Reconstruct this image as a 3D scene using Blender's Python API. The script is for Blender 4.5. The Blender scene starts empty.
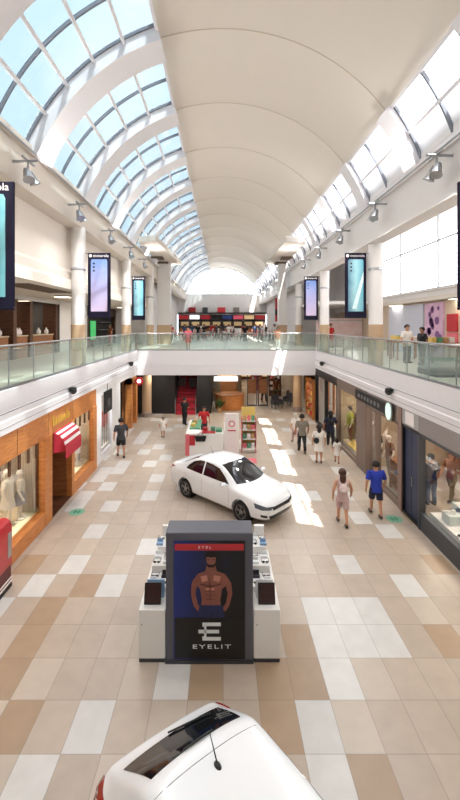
import bpy, bmesh, math, random
from mathutils import Vector, Matrix
from mathutils.bvhtree import BVHTree
R = math.radians
rnd = random.Random(7)
scene = bpy.context.scene
COL = scene.collection
EYE = 5.9
FOC = 403.0

def G(px, py, z=0.0):
    """where a spot seen in the photo lies on the level z (metres)"""
    y = FOC*(EYE-z)/(py-325.0)
    return (px-222.0)*y/FOC, y

# ---------------------------------------------------------------- materials
MATS = {}
def lin(c):
    return tuple(((v/255)/12.92 if v/255 <= .04045 else ((v/255+.055)/1.055)**2.4) for v in c)
def mat(name, rgb, rough=.6, metal=0.0, var=.06, scale=6.0, bump=0.0, emit=0.0, coat=0.0, rgb2=None, spec=.5):
    if name in MATS: return MATS[name]
    m = bpy.data.materials.new(name); m.use_nodes = True
    nt = m.node_tree; b = nt.nodes['Principled BSDF']
    c = lin(rgb); c2 = lin(rgb2) if rgb2 else tuple(v*(1-var*2) for v in c)
    tc = nt.nodes.new('ShaderNodeTexCoord'); nz = nt.nodes.new('ShaderNodeTexNoise')
    nz.inputs['Scale'].default_value = scale; nz.inputs['Detail'].default_value = 3
    nt.links.new(tc.outputs['Object'], nz.inputs['Vector'])
    mx = nt.nodes.new('ShaderNodeMix'); mx.data_type = 'RGBA'
    mx.inputs[6].default_value = (*c, 1); mx.inputs[7].default_value = (*c2, 1)
    nt.links.new(nz.outputs['Fac'], mx.inputs[0]); nt.links.new(mx.outputs[2], b.inputs['Base Color'])
    b.inputs['Roughness'].default_value = rough; b.inputs['Metallic'].default_value = metal
    b.inputs['Coat Weight'].default_value = coat; b.inputs['Specular IOR Level'].default_value = spec
    if emit:
        b.inputs['Emission Strength'].default_value = emit
        nt.links.new(mx.outputs[2], b.inputs['Emission Color'])
    if bump:
        bp = nt.nodes.new('ShaderNodeBump'); bp.inputs['Strength'].default_value = bump
        nt.links.new(nz.outputs['Fac'], bp.inputs['Height']); nt.links.new(bp.outputs[0], b.inputs['Normal'])
    MATS[name] = m
    return m
def wood(name, a, b_, rough=.45, sc=(1.5, 1.5, 12)):
    if name in MATS: return MATS[name]
    m = bpy.data.materials.new(name); m.use_nodes = True
    nt = m.node_tree; b = nt.nodes['Principled BSDF']
    tc = nt.nodes.new('ShaderNodeTexCoord'); mp = nt.nodes.new('ShaderNodeMapping'); mp.inputs['Scale'].default_value = sc
    nz = nt.nodes.new('ShaderNodeTexNoise'); nz.inputs['Scale'].default_value = 2; nz.inputs['Detail'].default_value = 5; nz.inputs['Distortion'].default_value = .6
    cr = nt.nodes.new('ShaderNodeValToRGB')
    cr.color_ramp.elements[0].color = (*lin(a), 1); cr.color_ramp.elements[1].color = (*lin(b_), 1)
    cr.color_ramp.elements[0].position = .35; cr.color_ramp.elements[1].position = .65
    nt.links.new(tc.outputs['Object'], mp.inputs[0]); nt.links.new(mp.outputs[0], nz.inputs['Vector'])
    nt.links.new(nz.outputs['Fac'], cr.inputs[0]); nt.links.new(cr.outputs[0], b.inputs['Base Color'])
    b.inputs['Roughness'].default_value = rough
    MATS[name] = m
    return m
def glass(name, tint, refl=.12, rough=.02, haze=0.0):
    """thin pane: lets light straight through with a tint, with a mirror-like share"""
    if name in MATS: return MATS[name]
    m = bpy.data.materials.new(name); m.use_nodes = True
    nt = m.node_tree; nt.nodes.remove(nt.nodes['Principled BSDF']); out = nt.nodes['Material Output']
    tr = nt.nodes.new('ShaderNodeBsdfTransparent'); tr.inputs[0].default_value = (*tint, 1)
    gl = nt.nodes.new('ShaderNodeBsdfGlossy'); gl.inputs['Roughness'].default_value = rough
    lw = nt.nodes.new('ShaderNodeLayerWeight'); lw.inputs[0].default_value = .5
    pw = nt.nodes.new('ShaderNodeMath'); pw.operation = 'POWER'; pw.inputs[1].default_value = 4; nt.links.new(lw.outputs['Facing'], pw.inputs[0])
    ml = nt.nodes.new('ShaderNodeMath'); ml.operation = 'MULTIPLY_ADD'; ml.inputs[1].default_value = .5; ml.inputs[2].default_value = refl*.3
    nt.links.new(pw.outputs[0], ml.inputs[0])
    mx = nt.nodes.new('ShaderNodeMixShader')
    nt.links.new(ml.outputs[0], mx.inputs[0]); nt.links.new(tr.outputs[0], mx.inputs[1]); nt.links.new(gl.outputs[0], mx.inputs[2])
    last = mx
    if haze:
        df = nt.nodes.new('ShaderNodeBsdfDiffuse'); df.inputs[0].default_value = (*[min(1, t*1.0) for t in tint], 1)
        m2 = nt.nodes.new('ShaderNodeMixShader'); m2.inputs[0].default_value = haze
        nt.links.new(mx.outputs[0], m2.inputs[1]); nt.links.new(df.outputs[0], m2.inputs[2]); last = m2
    nt.links.new(last.outputs[0], out.inputs[0])
    MATS[name] = m
    return m

WHITE = mat('white_paint', (226, 222, 220), .55, var=.02)
CREAM = mat('cream_plaster', (218, 209, 199), .8, var=.02)
VAULT = mat('vault_membrane', (217, 209, 199), .85, var=.015, scale=1.5)
RIBW = mat('white_steel', (226, 224, 228), .5, var=.02)
MULL = mat('grey_mullion', (120, 124, 134), .5, var=.05)
FASCIA = mat('fascia_paint', (222, 218, 220), .5, var=.015)
GROOVE = mat('groove_grey', (120, 118, 120), .7)
DARKG = mat('dark_grey_metal', (62, 64, 70), .45, var=.1)
GRAPH = mat('graphite_panel', (92, 92, 102), .4, var=.05)
BLACK = mat('matte_black', (20, 20, 22), .5)
NAVY = mat('navy_panel', (36, 48, 78), .5)
STEEL = mat('brushed_steel', (170, 172, 176), .3, .9)
TAN = mat('tan_stone', (190, 160, 128), .6, var=.1, scale=14)
WOODO = wood('orange_wood', (176, 106, 52), (200, 130, 70))
WOODD = wood('dark_brown_wood', (70, 40, 26), (96, 58, 36))
WOODM = wood('mid_brown_wood', (128, 80, 46), (160, 104, 62))
REDM = mat('red_gloss', (178, 18, 30), .3, coat=.4)
REDC = mat('red_cloth', (186, 40, 58), .8)
WHITEC = mat('white_cloth', (236, 228, 226), .8)
TAUPE = mat('taupe_panel', (150, 134, 126), .6)
BROWNG = mat('grey_brown_panel', (126, 108, 98), .55)
CARW = mat('white_car_paint', (238, 240, 244), .22, coat=.6, var=.005)
CARG = mat('dark_car_glass', (18, 22, 28), .06, var=.1, spec=.8)
RUBBER = mat('tyre_rubber', (26, 26, 28), .8)
ALLOY = mat('alloy_wheel', (176, 178, 182), .3, .8)
LAMPG = mat('lamp_glass', (96, 102, 112), .08, .2, spec=.8)
REDL = mat('red_lens', (150, 14, 20), .15, coat=.5)
PLATE = mat('plate_white', (222, 224, 228), .5)
GOLD = mat('gold_letters', (206, 160, 70), .35, .4)
SHELFW = mat('white_laminate', (232, 230, 228), .4, var=.01)
GREEN = mat('green_panel', (90, 150, 116), .6)
REDP = mat('red_panel', (190, 44, 52), .5)
PINK = mat('pink_panel', (220, 110, 120), .6)
YEL = mat('yellow_panel', (226, 196, 110), .6)
CARD = mat('cardboard_tan', (190, 150, 104), .8)
LEAF = mat('leaf_green', (70, 104, 48), .6, var=.2)
SKIN = mat('skin', (196, 144, 114), .6, var=.03, scale=20)
SKIN2 = mat('skin_tan', (160, 108, 80), .6, var=.03, scale=20)
HAIRD = mat('dark_hair', (34, 24, 20), .7, var=.2, scale=40)
HAIRB = mat('brown_hair', (84, 50, 34), .6, var=.2, scale=40)
HAIRW = mat('white_hair', (214, 206, 192), .7, var=.1, scale=40)
LAMPW = mat('warm_lamp', (255, 236, 206), emit=6.0)
LAMPC = mat('cool_lamp', (250, 250, 255), emit=5.0)
SIGNW = mat('backlit_sign', (250, 250, 250), emit=1.6)
MENU = mat('lit_menu', (236, 200, 150), emit=.55)
REDS = mat('lit_red_sign', (190, 44, 54), emit=.25)
GL_SKY = glass('sun_cut_skylight_glass', (.45, .49, .51), .06, haze=.03)  # tint added to weaken the sun coming through the left panes
GL_SKYR = glass('skylight_glass', (.97, .98, 1.0), .05, haze=.04)
GL_SIDE = glass('clear_glass', (.97, .98, .98), .06, haze=.04)
GL_RAIL = glass('railing_glass', (.84, .92, .89), .2, haze=.07)
GL_SHOP = glass('shop_glass', (.94, .95, .95), .07)
GL_CASE = glass('case_glass', (.88, .93, .93), .2)

# ---------------------------------------------------------------- mesh tools
class MB:
    def __init__(s): s.v = []; s.f = []; s.mi = []; s.cur = 0
    def add(s, vs, fs, M=None):
        n = len(s.v)
        for p in vs:
            p = Vector(p); s.v.append(tuple(M @ p) if M else tuple(p))
        for f in fs: s.f.append(tuple(i+n for i in f)); s.mi.append(s.cur)
        return s
    def box(s, x0, x1, y0, y1, z0, z1, M=None):
        v = [(x, y, z) for z in (z0, z1) for (x, y) in ((x0, y0), (x1, y0), (x1, y1), (x0, y1))]
        return s.add(v, [(3, 2, 1, 0), (4, 5, 6, 7), (0, 1, 5, 4), (1, 2, 6, 5), (2, 3, 7, 6), (3, 0, 4, 7)], M)
    def cb(s, c, d, M=None):
        return s.box(c[0]-d[0]/2, c[0]+d[0]/2, c[1]-d[1]/2, c[1]+d[1]/2, c[2]-d[2]/2, c[2]+d[2]/2, M)
    def prism(s, poly, a0, a1, axis='z', M=None):
        """2-D outline pushed from a0 to a1 along an axis. outline in (x,y) for z, (x,z) for y, (y,z) for x"""
        def mk(p, a):
            return {'z': (p[0], p[1], a), 'y': (p[0], a, p[1]), 'x': (a, p[0], p[1])}[axis]
        n = len(poly); v = [mk(p, a0) for p in poly]+[mk(p, a1) for p in poly]
        f = [tuple(range(n))[::-1], tuple(range(n, 2*n))]+[(i, (i+1) % n, n+(i+1) % n, n+i) for i in range(n)]
        return s.add(v, f, M)
    def lathe(s, prof, n=16, M=None, cap=True):
        v = []; f = []
        for (r, z) in prof:
            for k in range(n):
                a = 2*math.pi*k/n; v.append((r*math.cos(a), r*math.sin(a), z))
        for j in range(len(prof)-1):
            for k in range(n):
                f.append((j*n+k, j*n+(k+1) % n, (j+1)*n+(k+1) % n, (j+1)*n+k))
        if cap:
            f.append(tuple(range(n))[::-1]); f.append(tuple((len(prof)-1)*n+k for k in range(n)))
        return s.add(v, f, M)
    def tube(s, pts, rad, n=8):
        pts = [Vector(p) for p in pts]; v = []; f = []
        if not isinstance(rad, (list, tuple)): rad = [rad]*len(pts)
        up = Vector((0, 0, 1))
        for i, p in enumerate(pts):
            d = (pts[min(i+1, len(pts)-1)]-pts[max(i-1, 0)]).normalized()
            u = d.cross(up if abs(d.z) < .95 else Vector((1, 0, 0))).normalized(); w = d.cross(u)
            for k in range(n):
                a = 2*math.pi*k/n; v.append(p+rad[i]*(math.cos(a)*u+math.sin(a)*w))
        for j in range(len(pts)-1):
            for k in range(n):
                f.append((j*n+k, (j+1)*n+k, (j+1)*n+(k+1) % n, j*n+(k+1) % n))
        f.append(tuple(range(n))); f.append(tuple((len(pts)-1)*n+k for k in range(n))[::-1])
        return s.add(v, f)
    def sphere(s, c, r, n=12, m=8, sc=(1, 1, 1), M=None):
        prof = [(max(1e-4, math.sin(math.pi*j/m)), -math.cos(math.pi*j/m)) for j in range(m+1)]
        T = Matrix.Translation(Vector(c)) @ Matrix.Diagonal((r*sc[0], r*sc[1], r*sc[2], 1))
        return s.lathe(prof, n, (M @ T) if M else T)
    def mesh(s, name, mats, smooth=True):
        me = bpy.data.meshes.new(name); me.from_pydata(s.v, [], s.f); me.update()
        bm = bmesh.new(); bm.from_mesh(me)
        bmesh.ops.recalc_face_normals(bm, faces=bm.faces); bm.to_mesh(me); bm.free()
        if not isinstance(mats, (list, tuple)): mats = [mats]
        for m in mats: me.materials.append(m)
        if any(s.mi): me.polygons.foreach_set('material_index', s.mi)
        if smooth:
            me.polygons.foreach_set('use_smooth', [True]*len(me.polygons)); me.set_sharp_from_angle(angle=R(35))
        return me
    def build(s, name, mats, parent=None, bevel=0, smooth=True, world=True):
        """vertices are given in metres of the place; the object's origin goes to its base (or to its thing)"""
        if parent is not None:
            if world:
                mw = wmat(parent).inverted(); s.v = [tuple(mw @ Vector(p)) for p in s.v]
            me = s.mesh(name, mats, smooth); o = bpy.data.objects.new(name, me); COL.objects.link(o); o.parent = parent
        else:
            xs, ys, zs = zip(*s.v); c = Vector(((min(xs)+max(xs))/2, (min(ys)+max(ys))/2, min(zs)))
            s.v = [tuple(Vector(p)-c) for p in s.v]
            me = s.mesh(name, mats, smooth); o = bpy.data.objects.new(name, me); COL.objects.link(o); o.location = c
        if bevel:
            b = o.modifiers.new('bevel', 'BEVEL'); b.width = bevel; b.segments = 2; b.limit_method = 'ANGLE'; b.angle_limit = R(40)
        return o
def wmat(o):
    m = Matrix.LocRotScale(o.location, o.rotation_euler, None)
    return (wmat(o.parent) @ m) if o.parent else m
def thing(name, label, cat, loc=(0, 0, 0), rz=0, group=None):
    o = bpy.data.objects.new(name, None); COL.objects.link(o); o.location = loc; o.rotation_euler = (0, 0, rz)
    o.empty_display_size = .1
    return tag(o, label, cat, group)
def tag(o, label, cat, group=None, kind=None):
    o['label'] = label; o['category'] = cat
    if group: o['group'] = group
    if kind: o['kind'] = kind
    return o
def struct(o):
    o['kind'] = 'structure'; return o
def copy_tree(o, parent=None):
    c = o.copy(); COL.objects.link(c); c.parent = parent
    for ch in [x for x in list(COL.objects) if x.parent is o]: copy_tree(ch, c)
    return c
def B(name, m, parent, *boxes, bevel=0):
    mb = MB()
    for b in boxes: mb.box(*b)
    return mb.build(name, m, parent, bevel)
def text_geo(txt, size, depth=.01, sx=1.0, align='CENTER', space=1.0):
    cu = bpy.data.curves.new('t', 'FONT'); cu.body = txt; cu.size = size; cu.extrude = depth/2; cu.align_x = align; cu.align_y = 'CENTER'
    cu.space_character = space; cu.resolution_u = 3
    o = bpy.data.objects.new('t', cu); COL.objects.link(o)
    bpy.context.view_layer.update()
    me = bpy.data.meshes.new_from_object(o.evaluated_get(bpy.context.evaluated_depsgraph_get()))
    v = [(p.co.x*sx, p.co.y, p.co.z) for p in me.vertices]; f = [tuple(p.vertices) for p in me.polygons]
    bpy.data.objects.remove(o); bpy.data.meshes.remove(me); bpy.data.curves.remove(cu)
    return v, f
def face_M(pos, toward):
    """a frame whose x runs to the reader's right, y up and z toward the reader"""
    z = Vector(toward).normalized(); y = Vector((0, 0, 1)); x = y.cross(z).normalized()
    M = Matrix((x, y, z)).transposed().to_4x4(); M.translation = Vector(pos); return M
def eval_mesh(ob):
    bpy.context.view_layer.update()
    return bpy.data.meshes.new_from_object(ob.evaluated_get(bpy.context.evaluated_depsgraph_get()))

# ================================================================ THE SETTING
XL, XR = -5.2, 5.72
ZF, ZS = 4.3, 3.3          # upper floor, underside of the gallery edge
YB = 24.6                   # front of the bridge
Y0, Y1 = -4.0, 62.0

# floor of individually coloured tiles; one pale block paints in a reflection
def floor_mesh():
    tw, td = .56, .8; x0, y0 = 1.14, 5.54
    i0, i1 = int((-5.6-x0)//tw), int((11.6-x0)//tw); i0 = int((-10.9-x0)//tw); j0, j1 = int((Y0-y0)//td), int((48-y0)//td)
    palette = {'b': (178, 163, 149), 'w': (203, 201, 199), 't': (162, 138, 115), 'g': (185, 172, 159)}
    fixed = {}
    for k, lst in {
        'w': [(117, 504), (103, 526), (83, 557), (150, 545), (117, 582), (34, 594), (3, 609), (93, 721), (32, 766), (77, 511), (174, 685), (341, 561), (397, 576), (385, 533),
              (78, 510), (118, 502), (111, 488), (129, 464), (104, 474), (146, 452), (139, 444), (151, 547), (156, 477), (313, 719), (325, 766), (366, 523), (340, 500),
              (324, 611), (343, 611), (362, 611), (327, 637), (347, 637), (368, 637), (372, 625), (335, 675), (357, 675), (150, 433), (160, 445), (176, 425), (128, 430), (110, 455)],  # the pale tile block on the right paints in a window reflection
        't': [(32, 569), (45, 624), (15, 672), (27, 648), (34, 693), (15, 721), (440, 572), (448, 654), (294, 637), (300, 672), (284, 712), (372, 790), (264, 700), (205, 700), (140, 765)],
        'g': [(350, 719), (60, 668), (130, 640), (400, 700)]}.items():
        for (px, py) in lst:
            x, y = G(px, py); fixed[(math.floor((x-x0)/tw), math.floor((y-y0)/td))] = k
    near = {}
    me = bpy.data.meshes.new('floor'); v = []; f = []; cols = []
    for j in range(j0, j1+1):
        for i in range(i0, i1+1):
            a = x0+i*tw; b = y0+j*td; n = len(v)
            v += [(a, b, 0), (a+tw, b, 0), (a+tw, b+td, 0), (a, b+td, 0)]; f.append((n, n+1, n+2, n+3))
            k = fixed.get((i, j))
            if k is None:
                r = rnd.random(); yy = b
                if yy < 4.5 or yy > 13: k = 'w' if r < .13 else ('g' if r < .4 else 'b')
                else: k = 'g' if r < .25 else ('t' if r > .975 else 'b')
            c = lin(palette[k]); s = 1+rnd.uniform(-.05, .05)
            cols += [(c[0]*s, c[1]*s, c[2]*s, 1)]*4
    me.from_pydata(v, [], f); me.update()
    ca = me.color_attributes.new('tile', 'FLOAT_COLOR', 'CORNER')
    for q, c in enumerate(cols): ca.data[q].color = c
    m = bpy.data.materials.new('floor_tiles'); m.use_nodes = True; nt = m.node_tree; b = nt.nodes['Principled BSDF']
    at = nt.nodes.new('ShaderNodeAttribute'); at.attribute_name = 'tile'
    tc = nt.nodes.new('ShaderNodeTexCoord'); sp = nt.nodes.new('ShaderNodeSeparateXYZ'); nt.links.new(tc.outputs['Object'], sp.inputs[0])
    def N(op, a, bv=None):
        n = nt.nodes.new('ShaderNodeMath'); n.operation = op
        for q, val in enumerate((a, bv)):
            if val is None: continue
            if isinstance(val, (int, float)): n.inputs[q].default_value = val
            else: nt.links.new(val, n.inputs[q])
        return n.outputs[0]
    gx = N('FRACT', N('DIVIDE', N('SUBTRACT', sp.outputs[0], x0), tw)); gy = N('FRACT', N('DIVIDE', N('SUBTRACT', sp.outputs[1], y0), td))
    g1 = N('LESS_THAN', N('MINIMUM', gx, N('SUBTRACT', 1.0, gx)), .012); g2 = N('LESS_THAN', N('MINIMUM', gy, N('SUBTRACT', 1.0, gy)), .009)
    gr = N('MULTIPLY', N('MAXIMUM', g1, g2), .35)
    nz = nt.nodes.new('ShaderNodeTexNoise'); nz.inputs['Scale'].default_value = 3.5; nz.inputs['Detail'].default_value = 6; nt.links.new(tc.outputs['Object'], nz.inputs['Vector'])
    cr = nt.nodes.new('ShaderNodeMapRange'); cr.inputs[3].default_value = .86; cr.inputs[4].default_value = 1.1; nt.links.new(nz.outputs['Fac'], cr.inputs[0])
    vm = nt.nodes.new('ShaderNodeMix'); vm.data_type = 'RGBA'; vm.blend_type = 'MULTIPLY'; vm.inputs[0].default_value = 1
    nt.links.new(at.outputs['Color'], vm.inputs[6]); nt.links.new(cr.outputs[0], vm.inputs[7])
    gm = nt.nodes.new('ShaderNodeMix'); gm.data_type = 'RGBA'; gm.inputs[7].default_value = (.12, .1, .085, 1)
    nt.links.new(gr, gm.inputs[0]); nt.links.new(vm.outputs[2], gm.inputs[6]); nt.links.new(gm.outputs[2], b.inputs['Base Color'])
    b.inputs['Roughness'].default_value = .33; b.inputs['Specular IOR Level'].default_value = .45
    me.materials.append(m)
    o = bpy.data.objects.new('floor', me); COL.objects.link(o); return struct(o)
floor_mesh()
UPF = mat('upper_floor_tile', (214, 204, 192), .35, var=.05, scale=2)
# gallery slabs and bridge deck
struct(B('floor_upper_left', [UPF], None, (-14, XL-.12, Y0, YB, ZS+.02, ZF)))
struct(B('floor_upper_right', [UPF], None, (XR+.12, 14, Y0, YB, ZS+.02, ZF)))
struct(B('floor_upper_bridge', [UPF], None, (-14, 14, YB+.1, Y1+6, 2.86, ZF)))
struct(B('floor_upper_rear', [UPF], None, (XL-.12, XR+.12, Y0, -1.2, ZS+.02, ZF)))
def fascia(name, pts):
    """long white edge beam, a stepped section swept in y"""
    mb = MB(); mb.prism(pts, Y0, YB+.1, 'y'); return struct(mb.build(name, [FASCIA]))
fascia('trim_1', [(XL, ZF+.03), (XL-.14, ZF+.03), (XL-.14, ZS), (XL+.06, ZS), (XL+.06, ZS+.3), (XL+.035, ZS+.33), (XL+.035, ZS+.48), (XL, ZS+.5)])
fascia('trim_2', [(XR, ZF+.03), (XR+.14, ZF+.03), (XR+.14, ZS), (XR-.06, ZS), (XR-.06, ZS+.3), (XR-.035, ZS+.33), (XR-.035, ZS+.48), (XR, ZS+.5)])
struct(B('trim_3', [FASCIA], None, (XL, XR, YB, YB+.12, 3.45, ZF+.03), (XL, XR, YB-.06, YB+.12, 2.84, 3.4), (XL, XR, YB+.02, YB+.12, 3.4, 3.45)))
struct(B('trim_4', [GROOVE], None, (XL+.05, XL+.066, Y0, YB-.1, ZS+.14, ZS+.152), (XL+.02, XL+.04, Y0, YB-.1, ZS+.48, ZS+.497)))
struct(B('trim_5', [GROOVE], None, (XR-.066, XR-.05, Y0, YB-.1, ZS+.14, ZS+.152), (XR-.04, XR-.02, Y0, YB-.1, ZS+.48, ZS+.497)))

# --- vault
VR, VZ = 6.1, 8.65
def vp(a, r=VR): return (r*math.sin(R(a)), VZ+r*math.cos(R(a)))
AL0, AL1, AR0, AR1 = -66.8, -18.2, 54.2, 71.0
def arc_shell(mb, a0, a1, y0, y1, r0, r1, na=16, ny=1, billow=0.0):
    """curved plate between two angles with thickness r0..r1"""
    v = []; f = []
    for j in range(ny+1):
        t = j/ny; y = y0+(y1-y0)*t; bl = billow*math.sin(math.pi*t)
        for k in range(na+1):
            a = a0+(a1-a0)*k/na
            for r in (r0+bl, r1+bl):
                p = vp(a, r); v.append((p[0], y, p[1]))
    w = (na+1)*2
    for j in range(ny):
        for k in range(na):
            q = j*w+k*2
            f.append((q, q+2, q+w+2, q+w)); f.append((q+1, q+w+1, q+w+3, q+3))
        q = j*w; f.append((q, q+w, q+w+1, q+1)); q = j*w+na*2; f.append((q, q+1, q+w+1, q+w))
    for j in (0, ny):
        for k in range(na):
            q = j*w+k*2; f.append((q, q+1, q+3, q+2))
    mb.add(v, f)
RY = [0+4*k for k in range(0, 16)]     # rib centres 0,4,...60
n_seg = 0
for k in range(-1, 16):
    y0 = 4*k; y1 = min(y0+4, Y1)
    if y1 <= Y0: continue
    y0 = max(y0, Y0)
    mb = MB(); arc_shell(mb, AL1, AR0, y0+.012, y1-.012, VR-.02, VR+.25, 28, 6, .13)
    n_seg += 1
    struct(mb.build('ceiling' if n_seg == 1 else 'ceiling.%03d' % (n_seg-1), [VAULT]))
mb = MB()
for y in RY: arc_shell(mb, AL1, AR0, y-.014, y+.014, VR-.035, VR+.2, 28)
struct(mb.build('trim_6', [mat('seam_beige', (206, 194, 178), .8)]))
# unseen right hand bay, closed to block the sun from the near floor
mb = MB(); arc_shell(mb, AR0, AR1+1, Y0, 7.7, VR-.02, VR+.2, 6); struct(mb.build('ceiling_sun_block', [VAULT]))
# ribs across the windows
TRIM = 20
for side, a0, a1 in (('left', AL0-1.5, AL1+.4), ('right', AR0-.6, AR1+1)):
    for y in RY:
        if side == 'right' and y < 8: continue
        hw, dp = (.5, .42) if side == 'left' else (.38, .2)
        mb = MB(); arc_shell(mb, a0, a1, y-hw, y+hw, VR-dp, VR+.1, 14)
        TRIM += 1; struct(mb.build('trim_%d' % TRIM, [RIBW]))
# glazing: one window per bay
wn = 0
def bay(a0, a1, y0, y1, rows, cols, nm):
    global wn
    wn += 1
    fr = MB()
    arc_shell(fr, a0, a1, y0, y0+.05, VR-.04, VR+.04, 14); arc_shell(fr, a0, a1, y1-.05, y1, VR-.04, VR+.04, 14)
    for c in range(1, cols):
        yy = y0+(y1-y0)*c/cols; arc_shell(fr, a0, a1, yy-.03, yy+.03, VR-.05, VR+.04, 14)
    w = struct(fr.build('window_%d' % wn, [MULL]))
    pu = MB()
    for r in range(rows+1):
        a = a0+(a1-a0)*r/rows
        arc_shell(pu, a-.38, a+.38, y0, y1, VR-(.16 if nm == 'l' else .08), VR-.02, 1)
    pu.build('purlin', [RIBW], w)
    gl = MB(); arc_shell(gl, a0, a1, y0+.02, y1-.02, VR+.01, VR+.025, 14)
    gl.build('pane', [GL_SKY if nm == 'l' else GL_SKYR], w)
for k in range(-1, 15):
    ya, yb = RY[0]+4*k+.5, RY[0]+4*k+3.5
    bay(AL0, AL1, ya, yb, 5, 2, 'l')
    if ya > 8: bay(AR0, AR1, ya-.12, yb+.12, 2, 2, 'r')
bay(AL0, AL1, 60.5, Y1, 5, 1, 'l'); bay(AR0, AR1, 60.5, Y1, 2, 1, 'r')
# beams carrying the vault
struct(B('wall_beam_left', [CREAM], None, (-6.1, -5.5, Y0, Y1, 9.72, 11.0), (-5.5, -5.42, Y0, Y1, 10.82, 11.02)))
struct(B('wall_beam_right', [WHITE], None, (5.72, 6.3, Y0, Y1, 9.1, 10.52), (5.62, 5.72, Y0, Y1, 10.36, 10.55)))
# left side above the gallery
mb = MB(); mb.prism([(-6.1, 9.72), (-6.35, 9.72), (-6.35, 7.3), (-5.95, 7.3), (-5.95, 7.62), (-6.02, 7.7), (-6.02, 7.98), (-6.12, 8.1)], Y0, 36, 'y'); struct(mb.build('wall_left_upper', [CREAM]))
struct(B('ceiling_left_gallery', [CREAM], None, (-14, -6.36, Y0, 35.9, 7.31, 7.5)))
struct(B('trim_7', [mat('recess_shade_brown', (96, 78, 64), .7)], None, (-7.5, -6.5, 13.6, 17.6, 7.28, 7.32)))  # flat plate whose brown paints in the shade of a ceiling recess
struct(B('ceiling_left_roof', [CREAM], None, (-14, -5.9, Y0, Y1, 11.0, 11.25)))
# right side: glazed clerestory over the gallery shops
struct(B('wall_right_bulkhead', [WHITE], None, (10.1, 10.5, Y0, 27, 7.3, 7.62), (9.95, 10.5, Y0, 27, 7.55, 7.62)))
struct(B('ceiling_right_gallery', [CREAM], None, (10.1, 14, Y0, 27, 7.1, 7.3)))
struct(B('ceiling_right_roof', [WHITE], None, (6.2, 14, Y0, Y1, 11.6, 11.85), (5.72, 6.3, Y0, Y1, 10.52, 11.85)))
wn += 1
cw = struct(B('window_%d' % wn, [mat('white_mullion', (190, 192, 196), .5)], None, *[(10.16, 10.24, y-.04, y+.04, 7.62, 11.6) for y in range(-1, 28, 4)], (10.17, 10.23, Y0, 27, 9.85, 9.93), (10.16, 10.24, Y0, 27, 7.62, 7.7)))
B('pane', [GL_SIDE], cw, (10.19, 10.21, Y0, 27, 7.7, 11.6))
struct(B('wall_right_far', [WHITE], None, (6.9, 7.2, 36, Y1, ZF, 11.6), (7.2, 14, 36, 36.3, ZF, 11.6), (10.1, 10.5, 27, 36, 7.0, 11.6), (6.3, 10.5, 27, 36, 7.3, 7.5)))
struct(B('wall_left_far', [WHITE], None, (-7.2, -6.9, 36, Y1, ZF, 11.0), (-14, -7.2, 36, 36.3, ZF, 11.0)))
# outer shell
struct(B('wall_left', [CREAM], None, (-14.2, -14, Y0, Y1, 0, 11.2)))
struct(B('wall_right', [CREAM], None, (14, 14.2, Y0, Y1, 0, 7.3)))
struct(B('wall_rear', [CREAM], None, (-14.2, 14.2, Y0-.2, Y0, 0, 15.2)))
# rear end of the hall: wall with half-round window
struct(B('wall_front', [WHITE], None, (-7, 7, Y1, Y1+.3, 7.6, 10.7)))
wn += 1
lu = MB()
for a in range(-60, 61, 20):
    p = vp(a, VR); lu.box(p[0]-.05, p[0]+.05, Y1+.05, Y1+.2, 10.7, p[1])
lu.box(-5.7, 5.7, Y1+.05, Y1+.2, 12.4, 12.5); arc_shell(lu, -70, 70, Y1, Y1+.25, VR-.15, VR+.2, 28)
lw = struct(lu.build('window_%d' % wn, [RIBW]))
ln = MB(); ln.prism([(-5.72, 10.7)]+[vp(a, VR) for a in range(-68, 69, 8)]+[(5.72, 10.7)], Y1+.1, Y1+.12, 'y'); ln.build('pane', [GL_SIDE], lw)
struct(B('wall_stalls', [mat('stall_back_grey', (110, 100, 96), .8)], None, (-7, 7, Y1+2.2, Y1+2.4, ZF, 7.6)))
struct(B('ceiling_stalls', [WHITE], None, (-7, 7, Y1, Y1+2.4, 7.5, 7.62)))

# columns
def column(name, x, y, ztop, label, r=.27):
    t = thing(name, label, 'column', (x, y, ZF), 0, 'round white gallery columns')
    MB().lathe([(r, 1.6), (r, ztop-ZF-.5), (r*1.04, ztop-ZF-.48), (r*1.04, ztop-ZF)], 28).build('shaft', [WHITE], t, world=False)
    MB().lathe([(r*1.06, 0), (r*1.06, 1.6), (r*1.0, 1.62)], 28).build('stone_base', [TAN], t, world=False)
    MB().lathe([(r*1.03, 3.75), (r*1.1, 3.77), (r*1.1, 3.83), (r*1.03, 3.85)], 28).build('ring', [STEEL], t, world=False)
    return t
where = {0: 'behind the camera', 8: 'beside the nearest', 16: 'second', 24: 'third', 32: 'fourth'}
for y, w in ((16, 'nearest to the camera'), (24, 'just before the bridge'), (32, 'past the bridge under the canopy')):
    column('round_column', -5.7, y, 9.75 if y < 30 else 11.2, 'white round column on the left gallery, %s' % w)
    column('round_column', 6.1, y, 9.15 if y < 30 else 11.2, 'white round column on the right gallery, %s' % w)
for y in (8,):
    column('round_column', -5.7, y, 9.75, 'white round column holding the large left banner'); column('round_column', 6.1, y, 9.15, 'white round column holding the banner at the right edge')
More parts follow.
